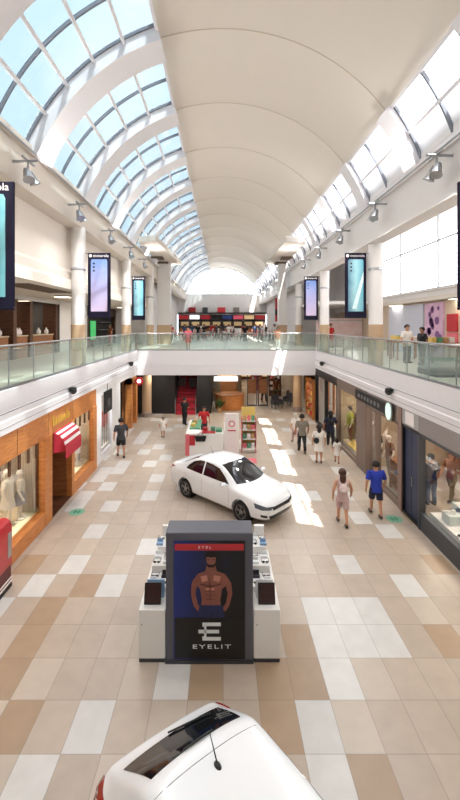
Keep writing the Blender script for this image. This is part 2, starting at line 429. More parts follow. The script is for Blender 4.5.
for sx, lab in ((-1, 'left'), (1, 'right')):
    x0, x1 = (-5.48, -4.4) if sx < 0 else (4.8, 5.5)
    t = thing('square_pier', 'wide square white pier past the bridge, %s side' % lab, 'pier', ((x0+x1)/2, 34.6, ZF), 0)
    B('shaft', [WHITE], t, (x0, x1, 34.2, 35.0, ZF+1.6, 11.2)); B('stone_base', [TAN], t, (x0-.03, x1+.03, 34.17, 35.03, ZF, ZF+1.6))
    # canopy plates
    if sx < 0: poly = [(-5.45, 26.0), (-4.2, 25.6), (-3.6, 36.0), (-5.45, 36.4)]
    else: poly = [(5.5, 26.2), (4.1, 25.8), (3.75, 35.4), (5.5, 35.8)]
    t = thing('roof_canopy', 'flat cream canopy on piers under the vault, %s side' % lab, 'canopy', (sx*5, 31.5, 11.9), 0)
    mb = MB(); mb.prism(poly, 11.25, 11.6, 'z'); mb.build('slab', [CREAM], t)
    capm = mat('cap_brown', (96, 78, 66), .7)
    B('dark_cap', [capm], t, (sx*5.1-.45, sx*5.1+.45, 31.4, 32.4, 11.1, 11.26)); B('dark_cap', [capm], t, (sx*5.0-.45, sx*5.0+.45, 34.0, 35.2, 11.1, 11.26))

# ---------------------------------------------------------------- railings
def railing(name, p0, p1, label, step=1.3):
    p0 = Vector(p0); p1 = Vector(p1); L = (p1-p0).length; d = (p1-p0).normalized()
    t = thing(name, label, 'railing', tuple(p0), math.atan2(d.y, d.x))
    n = max(1, round(L/step)); s = L/n
    for k in range(n):
        MB().box(k*s+.02, (k+1)*s-.02, -.008, .008, .04, 1.0).build('glass_pane', [GL_RAIL], t, world=False)
    hr = MB(); hr.tube([(0, 0, 1.06), (L, 0, 1.06)], .028, 10); hr.build('handrail', [STEEL], t, world=False)
    MB().box(0, L, -.04, .04, 0, .07).build('base_channel', [STEEL], t, world=False)
    for k in range(0, n+1, 1):
        MB().box(k*s-.008, k*s+.008, -.015, .015, .05, 1.05).build('post', [STEEL], t, world=False)
    return t
railing('glass_railing', (XL-.07, 2.0, ZF+.03), (XL-.07, YB-.05, ZF+.03), 'long green tinted glass railing along the left gallery edge')
railing('glass_railing', (XR+.07, 2.0, ZF+.03), (XR+.07, YB-.05, ZF+.03), 'long green tinted glass railing along the right gallery edge')
railing('glass_railing', (XL, YB+.06, ZF+.03), (XR, YB+.06, ZF+.03), 'straight glass railing across the front of the bridge')

# ---------------------------------------------------------------- spot light fixtures on the beams
def fixture(x, y, z, sx, label, power=0):
    t = thing('spotlight_cluster', label, 'spotlight', (x, y, z), 0, 'spotlight clusters under the %s skylight' % ('left' if sx > 0 else 'right'))
    b = MB(); b.tube([(-sx*.35, 0, 0), (sx*.35, 0, .02)], .035, 8); b.tube([(sx*.1, -.3, .02), (sx*.1, .35, .02)], .03, 8); b.tube([(sx*.1, .0, .02), (sx*.1, 0, -.3)], .03, 8)
    b.box(-sx*.37-.03, -sx*.37+.03, -.1, .1, -.1, .1)
    b.build('bracket', [STEEL], t, world=False)
    for q in (-1, 1):
        M = Matrix.Translation((sx*.16, q*.14, -.42)) @ Matrix.Rotation(q*.3, 4, 'X') @ Matrix.Rotation(-sx*.35, 4, 'Y')
        l = MB(); l.lathe([(.07, .2), (.09, .12), (.12, -.08), (.15, -.14)], 14, M); lo = l.build('lamp', [STEEL], t, world=False)
        MB().lathe([(.13, -.13), (.13, -.12)], 14, M).build('lens', [LAMPC], lo, world=False)
ordn = ['nearest', 'second', 'third', 'fourth', 'fifth', 'sixth', 'seventh', 'eighth']
for k, y in enumerate((10.6, 14.4, 18.4, 22.4, 26.4)):
    fixture(-5.2, y, 10.2, 1, 'metal spotlight cluster on the left beam, %s one along it' % ordn[k])
for k, y in enumerate((10.0, 14.0, 18.0, 22.0, 26.0)):
    fixture(5.42, y, 10.1, -1, 'metal spotlight cluster on the right beam, %s one along it' % ordn[k])
# thin cable rail along the skylight foot
cr_ = MB(); cr_.tube([(-5.3, 2, 10.75), (-5.3, 60, 10.75)], .03, 6); tag(cr_.build('service_rail', [STEEL]), 'thin steel service rail along the foot of the left skylight', 'rail')
cr_ = MB(); cr_.tube([(5.45, 7, 10.3), (5.45, 60, 10.3)], .03, 6); tag(cr_.build('service_rail', [STEEL]), 'thin steel service rail along the foot of the right windows', 'rail')

# ---------------------------------------------------------------- dome cameras
def dome(x, y, z, sx, label):
    t = thing('security_camera', label, 'camera', (x, y, z), 0, 'black security cameras on the gallery fascia')
    MB().box(min(0, sx*.18), max(0, sx*.18), -.04, .04, .05, .11).build('bracket', [BLACK], t, world=False)
    M = Matrix.Translation((sx*.18, 0, 0))
    MB().lathe([(.02, .16), (.1, .14), (.12, .06), (.12, .0)], 18, M).build('housing', [BLACK], t, world=False)
    MB().lathe([(.11, .0), (.1, -.05), (.06, -.09), (.01, -.1)], 18, M).build('dome', [CARG], t, world=False)
dome(XL, 13.6, 3.66, 1, 'black dome camera on the left fascia above the orange shop')
dome(XL, 22.3, 3.72, 1, 'black dome camera at the far end of the left fascia')
dome(XR, 13.4, 3.66, -1, 'black dome camera on the right fascia above the grey sign')
dome(XR, 22.4, 3.72, -1, 'black dome camera at the far end of the right fascia')

# ---------------------------------------------------------------- banners
def grad_mat(name, c0, c1, axis, lo, hi, streak=None, emit=0.0):
    if name in MATS: return MATS[name]
    m = bpy.data.materials.new(name); m.use_nodes = True; nt = m.node_tree; b = nt.nodes['Principled BSDF']
    tc = nt.nodes.new('ShaderNodeTexCoord'); sp = nt.nodes.new('ShaderNodeSeparateXYZ'); nt.links.new(tc.outputs['Object'], sp.inputs[0])
    mr = nt.nodes.new('ShaderNodeMapRange'); mr.inputs[1].default_value = lo; mr.inputs[2].default_value = hi
    nt.links.new(sp.outputs[axis], mr.inputs[0])
    nz = nt.nodes.new('ShaderNodeTexNoise'); nz.inputs['Scale'].default_value = 2.5; nt.links.new(tc.outputs['Object'], nz.inputs['Vector'])
    ad = nt.nodes.new('ShaderNodeMath'); ad.operation = 'MULTIPLY_ADD'; ad.inputs[1].default_value = .35; nt.links.new(nz.outputs['Fac'], ad.inputs[0]); nt.links.new(mr.outputs[0], ad.inputs[2])
    sb = nt.nodes.new('ShaderNodeMath'); sb.operation = 'SUBTRACT'; sb.inputs[1].default_value = .17; nt.links.new(ad.outputs[0], sb.inputs[0])
    cr = nt.nodes.new('ShaderNodeValToRGB'); cr.color_ramp.elements[0].color = (*lin(c0), 1); cr.color_ramp.elements[1].color = (*lin(c1), 1)
    if streak:
        e = cr.color_ramp.elements.new(.5); e.color = (*lin(streak), 1)
    nt.links.new(sb.outputs[0], cr.inputs[0]); nt.links.new(cr.outputs[0], b.inputs['Base Color']); b.inputs['Roughness'].default_value = .4
    if emit:
        nt.links.new(cr.outputs[0], b.inputs['Emission Color']); b.inputs['Emission Strength'].default_value = emit
    MATS[name] = m; return m
NAVYB = mat('banner_navy', (20, 15, 38), .75, spec=.2)
PH_L = grad_mat('phone_print_lilac', (196, 178, 206), (104, 132, 190), 2, -1.0, 1.0)
PH_T = grad_mat('phone_print_teal', (50, 100, 130), (80, 160, 182), 0, -.35, .35, (150, 196, 204))
PH_D = grad_mat('phone_print_deep', (20, 70, 100), (120, 180, 186), 0, -.5, .5, (38, 116, 136))
def banner(x0, x1, y, z0, z1, col_x, art, label, diag=False, word='motorola'):
    t = thing('hanging_banner', label, 'banner', (x0, y, z0), 0, 'phone advertising banners on the gallery columns')
    w = x1-x0; h = z1-z0
    MB().box(0, w, -.03, .03, 0, h).build('panel', [NAVYB], t, .01, world=False)
    for sy in (-1, 1):
        M = Matrix.Translation((w/2, sy*.033, h/2)) @ Matrix.Rotation(0 if sy < 0 else math.pi, 4, 'Z')
        iw = w*.36; p = MB(); hh = h*.40
        p.prism([(-iw, -hh), (iw, -hh), (iw, hh*.92), (iw*.9, hh), (-iw*.9, hh), (-iw, hh*.92)], -.006, .004, 'y')
        art_o = p.build('phone_print', [art], t, world=False)
        art_o.matrix_local = M
        if diag:
            dg = MB(); dg.prism([(-iw*.5, -hh*.9), (iw*.1, -hh*.9), (iw, hh*.2), (iw, hh*.55)], -.009, -.006, 'y')
            d_ = dg.build('light_streak', [mat('pale_streak', (214, 238, 240), .4)], t, world=False); d_.matrix_local = M
        ln = MB()
        for q in range(3): ln.lathe([(w*.045, 0), (w*.045, .012)], 12, Matrix.Translation((-iw*.62, -.008, hh*(.84-.14*q))) @ Matrix.Rotation(R(90), 4, 'X'))
        l_ = ln.build('camera_lenses', [BLACK], t, world=False); l_.matrix_local = M
        tx = MB(); v, f = text_geo(word, w*.18, .004); tx.add(v, f, Matrix.Translation((w*.08, -.004, h*.455)) @ Matrix.Rotation(R(90), 4, 'X'))
        tx.lathe([(w*.07, 0), (w*.07, .004)], 18, Matrix.Translation((-w*.38, -.002, h*.455)) @ Matrix.Rotation(R(90), 4, 'X'))
        l_ = tx.build('lettering', [WHITEC], t, world=False); l_.matrix_local = M
        mm = MB(); v, f = text_geo('M', w*.1, .004); mm.add(v, f, Matrix.Translation((-w*.38, -.008, h*.455)) @ Matrix.Rotation(R(90), 4, 'X'))
        l_ = mm.build('badge_letter', [NAVYB], t, world=False); l_.matrix_local = M
    r = MB(); s = 1 if col_x > x0 else -1
    xa = w if col_x > x0 else 0
    for zz in (h-.02, .05): r.tube([(col_x-x0-s*.25, 0, zz), (xa-s*.02 if s < 0 else xa+.0, 0, zz), (0 if s > 0 else w, 0, zz)], .02, 8)
    r.build('support_rod', [STEEL], t, world=False)
banner(-5.3, -4.12, 8, 6.2, 8.74, -5.7, PH_D, 'large navy banner with teal phone at the left edge')
banner(-5.32, -4.42, 16, 6.18, 8.76, -5.7, PH_L, 'navy banner with a lilac phone on the left gallery')
banner(-5.36, -4.58, 24, 6.2, 8.8, -5.7, PH_T, 'small distant navy banner with a teal phone, left gallery')
banner(4.68, 5.7, 8, 6.2, 8.74, 6.1, PH_D, 'navy banner cut off by the right edge')
banner(4.88, 5.72, 16, 6.18, 8.76, 6.1, PH_T, 'navy banner with a blue phone and diagonal streak, right gallery', True)
banner(4.88, 5.72, 24, 6.2, 8.8, 6.1, PH_L, 'small distant navy banner with a pale phone, right gallery')

# ================================================================ PEOPLE
def skin_geo(pts, rad, edges, sub=1):
    me = bpy.data.meshes.new('s'); me.from_pydata(pts, edges, []); me.update()
    ob = bpy.data.objects.new('s', me); COL.objects.link(ob)
    m = ob.modifiers.new('s', 'SKIN'); m.branch_smoothing = .4
    sv = me.skin_vertices[0].data
    for i, r in enumerate(rad):
        sv[i].radius = (r, r) if not isinstance(r, tuple) else r
        sv[i].use_root = (i == 0)
    if sub: ob.modifiers.new('u', 'SUBSURF').levels = sub
    m2 = eval_mesh(ob)
    v = [tuple(p.co) for p in m2.vertices]; f = [tuple(p.vertices) for p in m2.polygons]
    bpy.data.objects.remove(ob); bpy.data.meshes.remove(me); bpy.data.meshes.remove(m2)
    return v, f
PER = {}
def person(x, y, z, rz, h, label, pose='stand', top=None, bottom=None, kind='shorts', skin=SKIN, hair=HAIRD, hairlen=.04, extra=None, group=None, name='person', cat='person', female=False, sleeves=True, shoe=BLACK):
    """local frame: faces +y, right hand at +x. z measured from the soles"""
    t = thing(name, label, cat, (x, y, z), rz, group)
    if cat == 'person' : pass
    sh = .118 if female else .132
    st = {'stand': 0, 'walk': 1, 'sit': 2}[pose]
    # joints
    fl, fr = ((.02, -.02) if st == 0 else (.13, -.12))
    P = {}
    P['pel'] = (0, 0, .52); P['waist'] = (0, .005, .60); P['chest'] = (0, 0, .72); P['neckb'] = (0, -.005, .815); P['neck'] = (0, .005, .845)
    P['head1'] = (0, .015, .885); P['head2'] = (0, .012, .935); P['head3'] = (0, .005, .972)
    for s, n, ff in ((-1, 'l', fl), (1, 'r', fr)):
        P['sh'+n] = (s*sh*.85, 0, .795); P['el'+n] = (s*(sh+.045), -.01-ff*.35, .63)
        P['wr'+n] = (s*(sh+.05), .05-ff*.6, .50); P['ha'+n] = (s*(sh+.05), .065-ff*.7, .462)
        P['hip'+n] = (s*.052, 0, .49); P['kn'+n] = (s*.055, ff*.55+.012, .28); P['an'+n] = (s*.055, ff*1.0-.01, .05+(.02 if ff < -.05 else 0))
        P['to'+n] = (s*.062, ff*1.0+.085, .018)
    if extra == 'arms_front':
        for s, n in ((-1, 'l'), (1, 'r')):
            P['el'+n] = (s*(sh+.03), .03, .64); P['wr'+n] = (s*.07, .16, .64); P['ha'+n] = (s*.05, .19, .645)
    RAD = {'pel': .082, 'waist': .068 if female else .075, 'chest': .078 if female else .088, 'neckb': .045, 'neck': .032, 'head1': .05, 'head2': .062, 'head3': .045}
    for n in 'lr':
        RAD.update({'sh'+n: .042, 'el'+n: .026, 'wr'+n: .018, 'ha'+n: .02, 'hip'+n: .062, 'kn'+n: .036, 'an'+n: .022, 'to'+n: .02})
    E = [('pel', 'waist'), ('waist', 'chest'), ('chest', 'neckb'), ('neckb', 'neck'), ('neck', 'head1'), ('head1', 'head2'), ('head2', 'head3')]
    for n in 'lr':
        E += [('chest', 'sh'+n), ('sh'+n, 'el'+n), ('el'+n, 'wr'+n), ('wr'+n, 'ha'+n), ('pel', 'hip'+n), ('hip'+n, 'kn'+n), ('kn'+n, 'an'+n), ('an'+n, 'to'+n)]
    def grow(keys, edges, grow_r=0.0, scale=1.0, sub=1, over=None):
        over = over or {}
        pts = [tuple(c*h for c in over.get(k, (P.get(k),))[0]) for k in keys]
        rad = [((over[k][1] if k in over else RAD[k])*scale+grow_r)*h for k in keys]
        ed = [(keys.index(a), keys.index(b)) for a, b in edges]
        return skin_geo(pts, rad, ed, sub)
    key = ('body', female, pose, extra, round(h, 2))
    if key not in PER:
        keys = ['pel']+[k for k in P if k != 'pel']
        v, f = grow(keys, E); mb = MB(); mb.add(v, f)
        for s, n in ((-1, 'l'), (1, 'r')):
            hx = Vector(P['ha'+n])*h; d = (Vector(P['ha'+n])-Vector(P['wr'+n])).normalized()
            for q in range(4):
                o = Vector((0, (q-1.5)*.0105*h, 0)); ln = (.040, .046, .043, .034)[q]*h
                a = hx+o-d*.005*h; mb.tube([a, a+d*ln*.6, a+d*ln+Vector((-s*.006*h, .004*h, 0))], [.0058*h, .0052*h, .004*h], 6)
            a = hx-d*.012*h+Vector((0, .014*h, 0)); mb.tube([a, a+Vector((-s*.004*h, .016*h, -.012*h)), a+Vector((-s*.006*h, .02*h, -.028*h))], [.007*h, .006*h, .0045*h], 6)
        hc = Vector((0, .012, .93))*h
        mb.tube([hc+Vector((0, .052*h, .008*h)), hc+Vector((0, .068*h, -.008*h)), hc+Vector((0, .055*h, -.014*h))], [.006*h, .009*h, .006*h], 6)
        for s in (-1, 1): mb.sphere(hc+Vector((s*.058*h, -.002*h, -.005*h)), .014*h, 8, 6, (.4, .8, 1.2))
        PER[key] = mb
    src = PER[key]; mb = MB(); mb.add(src.v, src.f); mb.build('body', [skin], t, world=False)
    hc = Vector((0, .012, .93))*h
    if cat == 'person':
        for s in (-1, 1):
            MB().sphere(hc+Vector((s*.022*h, .052*h, .004*h)), .0065*h, 8, 6).build('eye', [BLACK], t, world=False)
        MB().sphere(hc+Vector((0, .05*h, -.028*h)), .014*h, 8, 6, (1, .4, .3)).build('mouth', [PINK], t, world=False)
    # hair: cap with an open face
    if hair:
        hb = MB(); n, m = 16, 10; v = []; f = []
        for j in range(m+1):
            for k in range(n):
                a = 2*math.pi*k/n; front = max(0, math.sin(a)); ph = math.pi*j/m*(.62-.25*front)
                rr = .071*h; zz = math.cos(ph)*rr*1.05; r2 = math.sin(ph)*rr
                v.append((hc.x+r2*math.cos(a), hc.y-.006*h+r2*math.sin(a)*1.02, hc.z+.004*h+zz))
        for j in range(m):
            for k in range(n): f.append((j*n+k, j*n+(k+1) % n, (j+1)*n+(k+1) % n, (j+1)*n+k))
        hb.add(v, f)
        if hairlen > .05:
            hb.tube([hc+Vector((0, -.04*h, .02*h)), hc+Vector((0, -.06*h, -.04*h)), hc+Vector((0, -.055*h, -.04*h-hairlen*h*.6)), hc+Vector((0, -.06*h, -.04*h-hairlen*h))], [.055*h, .058*h, .05*h, .02*h], 10)
        hb.build('hair', [hair], t, world=False)
    fw = .93 if female else 1.0
    def shell(rings, n=20):
        v = []; f = []
        for (z, rx, ry) in rings:
            for k in range(n):
                a = 2*math.pi*k/n; v.append((rx*fw*h*math.cos(a), ry*h*math.sin(a), z*h))
        for q in range(len(rings)-1):
            for k in range(n): f.append((q*n+k, q*n+(k+1) % n, (q+1)*n+(k+1) % n, (q+1)*n+k))
        f.append(tuple(range(n))[::-1]); f.append(tuple((len(rings)-1)*n+k for k in range(n)))
        return v, f
    if top:
        mb = MB(); v, f = shell([(.455, .108, .098), (.50, .106, .098), (.60, .092, .090), (.68, .104, .096), (.74, .118, .098), (.785, .125, .080), (.808, .10, .062), (.825, .055, .045)]); mb.add(v, f)
        if sleeves:
            for n in 'lr':
                a, b = Vector(P['sh'+n])*h, Vector(P['el'+n])*h
                ax = Vector((a.x*.72, a.y, a.z-.012*h)); mb.tube([ax, a, a.lerp(b, .4), a.lerp(b, .74)], [.05*h, .05*h, .044*h, .04*h], 12)
        mb.build('shirt', [top], t, world=False)
    if bottom:
        if kind == 'dress':
            MB().lathe([(.088*h, .60*h), (.100*h, .5*h), (.118*h, .40*h), (.130*h, .33*h)], 18).build('skirt', [bottom], t, world=False)
        else:
            mb = MB(); v, f = shell([(.44, .112, .088), (.50, .112, .092), (.56, .094, .088)]); mb.add(v, f)
            for n in 'lr':
                a, b, c = Vector(P['hip'+n])*h, Vector(P['kn'+n])*h, Vector(P['an'+n])*h
                if kind == 'shorts': mb.tube([a, a.lerp(b, .3), a.lerp(b, .85)], [.062*h, .064*h, .056*h], 14)
                else: mb.tube([a, a.lerp(b, .3), b, b.lerp(c, .5), c+Vector((0, 0, .0))], [.062*h, .064*h, .048*h, .042*h, .036*h], 14)
            mb.build('shorts' if kind == 'shorts' else 'trousers', [bottom], t, world=False)
    if shoe:
        for n in 'lr':
            a = Vector(P['an'+n])*h; b = Vector(P['to'+n])*h
            M = Matrix.Translation((a.x, (a.y+b.y)/2, .028*h))
            MB().sphere((0, 0, 0), 1, 12, 8, (.03*h, .085*h, .028*h), M).build('shoe', [shoe], t, world=False)
    return t, P, h
def bag_on(t, h, m, z=.70, r=.075, y=-.115, strap=BLACK, name='backpack', label=''):
    """a bag worn on the back: a thing of its own"""
    M = Matrix.LocRotScale(t.location, t.rotation_euler, None)
    b = thing(name, label, 'bag', tuple(M @ Vector((0, y*h, (z-r)*h))), t.rotation_euler.z)
    MB().sphere((0, 0, r*h), 1, 16, 10, (r*h*1.0, .045*h, r*h*1.15)).build('pouch', [m], b, world=False)
    MB().sphere((0, -.035*h, r*h*.6), 1, 12, 8, (r*h*.6, .02*h, r*h*.45)).build('front_pocket', [m], b, world=False)
    for s in (-1, 1):
        q = MB(); q.tube([(s*.05*h, .02*h, r*h*.4), (s*.075*h, .1*h, .1*h), (s*.07*h, .17*h, .14*h), (s*.065*h, .11*h, .19*h), (s*.05*h, .02*h, r*h*1.9)], .008*h, 6)
        q.build('strap', [strap], b, world=False)

def C(name, rgb, **k): return mat(name, rgb, .85, **k)
blk = C('cloth_black', (28, 28, 32)); blue = C('cloth_royal_blue', (40, 62, 176)); nvy = C('cloth_navy', (28, 32, 58)); wht = C('cloth_white', (232, 226, 220))
rose = C('cloth_dusty_rose', (196, 168, 166)); redc = C('cloth_red', (186, 36, 40)); camo = C('cloth_mottled_grey', (150, 140, 128), var=.35, scale=14)
dgry = C('cloth_dark_grey', (58, 58, 64)); tealn = C('cloth_slate_blue', (52, 72, 104)); olive = C('cloth_olive', (110, 96, 70)); brn = C('cloth_brown', (120, 70, 44)); lime = C('cloth_yellow_green', (176, 180, 70))
def gp(px, py): return G(px, py)
x, y = gp(121, 457); person(x, y, 0, R(25), 1.74, 'person in black t-shirt and black shorts walking by the white shop', 'walk', dgry, blk, 'shorts', SKIN)
x, y = gp(163, 437); person(x, y, 0, R(180), 1.05, 'small child in pale clothes alone on the far floor', 'stand', wht, wht, 'shorts', SKIN)
x, y = gp(184.5, 425); person(x, y, 0, R(-30), 1.62, 'person in black standing before the red stairs', 'stand', blk, blk, 'trousers', SKIN, extra='arms_front')
person(-.95, 21.3, 0, R(180), 1.6, 'person in a red shirt behind the promotional stand', 'stand', redc, dgry, 'trousers', SKIN)
x, y = gp(295.5, 443); person(x, y, 0, R(10), 1.5, 'white-haired person in pale top beside the mottled shirt', 'walk', wht, rose, 'trousers', SKIN, HAIRW, .06, female=True)
x, y = gp(302, 452.5); person(x, y, 0, R(0), 1.78, 'person in mottled grey shirt and black trousers seen from behind', 'walk', camo, blk, 'trousers', SKIN2)
x, y = gp(319, 463); t_, _, h_ = person(x, y, 0, R(-5), 1.64, 'woman in a white dress seen from behind with dark hair', 'stand', wht, wht, 'dress', SKIN, HAIRD, .1, female=True)
bag_on(t_, h_, blk, .62, .07, -.13, name='shoulder_bag', label='round black bag hanging behind the white dress')
for o in list(COL.objects):
    if o.name.startswith('shoulder_bag'): o.location.x -= .14
x, y = gp(330.5, 447); t_, _, h_ = person(x, y, 0, R(-10), 1.74, 'person in dark navy clothes nearest the far right window', 'walk', nvy, blk, 'trousers', SKIN2, HAIRD, .08)
bag_on(t_, h_, blk, name='backpack', label='dark backpack on the person in navy clothes')
x, y = gp(337, 463); person(x, y, 0, R(-10), 1.05, 'little girl in white walking beside the white dress', 'walk', wht, wht, 'dress', SKIN, HAIRD, .07, female=True)
x, y = gp(342.5, 525); t_, _, h_ = person(x, y, 0, R(-8), 1.66, 'woman in a dusty rose outfit with long brown hair walking away', 'walk', rose, rose, 'shorts', SKIN, HAIRB, .17, female=True, sleeves=False)
bag_on(t_, h_, C('bag_pale_pink', (226, 206, 208)), .69, .072, strap=wht, name='backpack', label='small pale pink backpack on the woman in dusty rose')
x, y = gp(376, 516); person(x, y, 0, R(-5), 1.70, 'person in a royal blue t-shirt and dark shorts walking away', 'walk', blue, nvy, 'shorts', SKIN)
person(6.85, 13.2, 0, R(10), 1.68, 'person in slate blue clothes inside the shoe shop window', 'stand', nvy, tealn, 'trousers', SKIN2)
person(7.75, 13.6, 0, R(120), 1.62, 'person in brown top and olive trousers inside the shoe shop', 'walk', brn, olive, 'trousers', SKIN, HAIRB, .12, female=True)
person(7.75, 16.9, ZF, R(200), 1.62, 'person in white top on the right upper gallery', 'stand', wht, dgry, 'trousers', SKIN)
person(8.05, 16.2, ZF, R(100), 1.52, 'person in black on the right upper gallery', 'stand', blk, blk, 'trousers', SKIN2)
person(7.7, 28.5, ZF, R(200), 1.7, 'person in a red dress by the far right gallery column', 'stand', redc, redc, 'dress', SKIN, female=True)
person(-8.6, 31.0, ZF, R(120), 1.7, 'person in brown red clothes beyond the left gallery columns', 'stand', brn, redc, 'trousers', SKIN)
person(-2.15, 25.6, ZF, R(170), 1.5, 'person in pink sitting height at the bridge glass, left', 'stand', C('cloth_pink', (226, 96, 112)), redc, 'dress', SKIN, female=True)
person(3.6, 26.0, ZF, R(190), 1.45, 'person in orange and white at the bridge glass, right', 'stand', C('cloth_orange', (226, 150, 110)), wht, 'trousers', SKIN, female=True)
# distant shoppers under the bridge
x, y = gp(264, 402); person(x, y, 0, R(200), 1.7, 'person in blue beyond the dark door frames', 'walk', tealn, dgry, 'trousers', SKIN)
x, y = gp(276, 398); person(x, y, 0, R(20), 1.65, 'person in brown deep in the far corridor', 'walk', brn, olive, 'trousers', SKIN)

# ================================================================ CARS
def make_car(name, label, loc, rz, spec):
    """x forward, y to the car's left. body lofted from cross sections, arches cut, glass and lamps laid on it"""
    t = thing(name, label, 'car', loc, rz)
    st = spec['stations']; v = []; rings = []
    for (x, w, zb, belt, top, wr, crown, fb) in st:
        half = [(0, zb), (w*.72, zb), (w*.93, zb+.05), (w*.985, zb+.17), (w, .56), (w*.985, belt-.1), (w*.945, belt-.015)]
        if fb: half += [(wr+.035, top-.085), (wr, top-.04), (wr*.82, top-.005), (wr*.45, top+crown*.8), (0, top+crown)]
        else: half += [(w*.90, belt+.005), (w*.82, top-.008), (w*.66, top), (w*.36, top+crown*.8), (0, top+crown)]
        ring = [(x, p[0], p[1]) for p in half]+[(x, -p[0], p[1]) for p in half[-2:0:-1]]
        rings.append(len(v)); v += ring
    n = len(half)*2-2; f = []
    for a, b in zip(rings, rings[1:]):
        for k in range(n): f.append((a+k, a+(k+1) % n, b+(k+1) % n, b+k))
    f.append(tuple(range(n))); f.append(tuple(rings[-1]+k for k in range(n))[::-1])
    me = bpy.data.meshes.new('b'); me.from_pydata(v, [], f); me.update()
    bm = bmesh.new(); bm.from_mesh(me)
    for fc in [q for q in bm.faces if len(q.verts) > 6]:
        r = bmesh.ops.inset_individual(bm, faces=[fc], thickness=.06)
    bmesh.ops.recalc_face_normals(bm, faces=bm.faces); bm.to_mesh(me); bm.free()
    ob = bpy.data.objects.new('b', me); COL.objects.link(ob); ob.modifiers.new('s', 'SUBSURF').levels = 2
    cuts = MB()
    for x in spec['wheels']:
        for s in (-1, 1):
            cuts.lathe([(spec['wr']+.055, 0), (spec['wr']+.055, .5)], 32, Matrix.Translation((x, s*(spec['track']-.16)+(0 if s > 0 else 0), spec['wr']+.01)) @ Matrix.Rotation(-s*R(90), 4, 'X'))
    cm = cuts.mesh('c', [CARW], False); co = bpy.data.objects.new('c', cm); COL.objects.link(co)
    bo = ob.modifiers.new('b', 'BOOLEAN'); bo.object = co; bo.operation = 'DIFFERENCE'; bo.solver = 'EXACT'
    m2 = eval_mesh(ob); bpy.data.objects.remove(ob); bpy.data.objects.remove(co)
    bv = [tuple(p.co) for p in m2.vertices]; bf = [tuple(p.vertices) for p in m2.polygons]
    tree = BVHTree.FromPolygons(bv, bf)
    mb = MB(); mb.add(bv, bf); mb.build('body', [CARW], t, world=False)
    def decal(nm, m, poly, view, off=.006, parent=t, cell=.07, mirror=False):
        """outline (a,b) laid on the body. view: side (x,z) left, rside, front (y,z), back (y,z), top (x,y)"""
        bm = bmesh.new(); vs = [bm.verts.new((p[0], p[1], 0)) for p in poly]; bm.faces.new(vs)
        lo = [min(p[k] for p in poly) for k in (0, 1)]; hi = [max(p[k] for p in poly) for k in (0, 1)]
        for k in (0, 1):
            c = lo[k]+cell
            while c < hi[k]-1e-4:
                nrm = (1, 0, 0) if k == 0 else (0, 1, 0)
                bmesh.ops.bisect_plane(bm, geom=bm.verts[:]+bm.edges[:]+bm.faces[:], plane_co=(c if k == 0 else 0, c if k else 0, 0), plane_no=nrm); c += cell
        out = []; nn = []
        for q in bm.verts:
            a, b = q.co.x, q.co.y
            o, d = {'side': ((a, 3, b), (0, -1, 0)), 'rside': ((a, -3, b), (0, 1, 0)), 'front': ((4, a, b), (-1, 0, 0)), 'back': ((-4, a, b), (1, 0, 0)), 'top': ((a, b, 4), (0, 0, -1))}[view]
            h, no, _, _ = tree.ray_cast(Vector(o), Vector(d))
            if h is None: h = Vector(o)+Vector(d)*2; no = -Vector(d)
            if no.dot(Vector(d)) > 0: no = -no
            out.append(h); nn.append(no)
        idx = {q: i for i, q in enumerate(bm.verts)}
        F = [tuple(idx[q] for q in fc.verts) for fc in bm.faces]; N = len(out)
        bd = [(idx[e.verts[0]], idx[e.verts[1]]) for e in bm.edges if len(e.link_faces) == 1]
        bm.free()
        mbb = MB()
        V = [tuple(p+m_*off) for p, m_ in zip(out, nn)]+[tuple(p-m_*.012) for p, m_ in zip(out, nn)]
        mbb.add(V, F+[tuple(i+N for i in q)[::-1] for q in F]+[(a, b, b+N, a+N) for a, b in bd])
        return mbb.build(nm, [m] if not isinstance(m, list) else m, parent, world=False)
    for nm, m, poly, view in spec['decals']:
        kw = dict(off=.012, cell=.04) if 'light' in nm or 'grille' in nm else {}
        decal(nm, m, poly, view, **kw)
        if view == 'side': decal(nm, m, poly, 'rside')
        elif nm in ('headlight', 'fog_lamp', 'tail_light', 'lower_vent'): decal(nm, m, [(-p[0], p[1]) for p in poly], view, **kw)
    wr = spec['wr']
    # wheels
    for x in spec['wheels']:
        for s in (-1, 1):
            M = Matrix.Translation((x, s*(spec['track']-.01), wr)) @ Matrix.Rotation(-s*R(90), 4, 'X')
            ty = MB(); ty.lathe([(wr*.66, -.2), (wr*.93, -.2), (wr, -.17), (wr, -.03), (wr*.93, 0), (wr*.68, .0), (wr*.66, -.02)], 36, M)
            w = ty.build('wheel', [RUBBER], t, world=False)
            rm = MB(); rm.lathe([(wr*.66, -.18), (wr*.66, -.01), (wr*.62, -.005), (wr*.6, -.05), (wr*.58, -.18)], 36, M, cap=False)
            for q in range(5):
                for dq in (-.16, .16):
                    rm.box(-.018, .018, .02, wr*.62, -.06, -.02, M @ Matrix.Rotation(q*2*math.pi/5+dq, 4, 'Z'))
            rm.lathe([(.06, -.07), (.065, -.02), (.04, -.012)], 16, M)
            rm.build('alloy_rim', [ALLOY], w, world=False)
            MB().lathe([(wr*.6, -.14), (wr*.6, -.12)], 24, M).build('brake_disc', [DARKG], w, world=False)
            ln = MB(); ln.lathe([(wr+.052, -.28), (wr+.052, -.12)], 28, Matrix.Translation((x, s*(spec['track']-.0), wr+.01)) @ Matrix.Rotation(-s*R(90), 4, 'X'), cap=False)
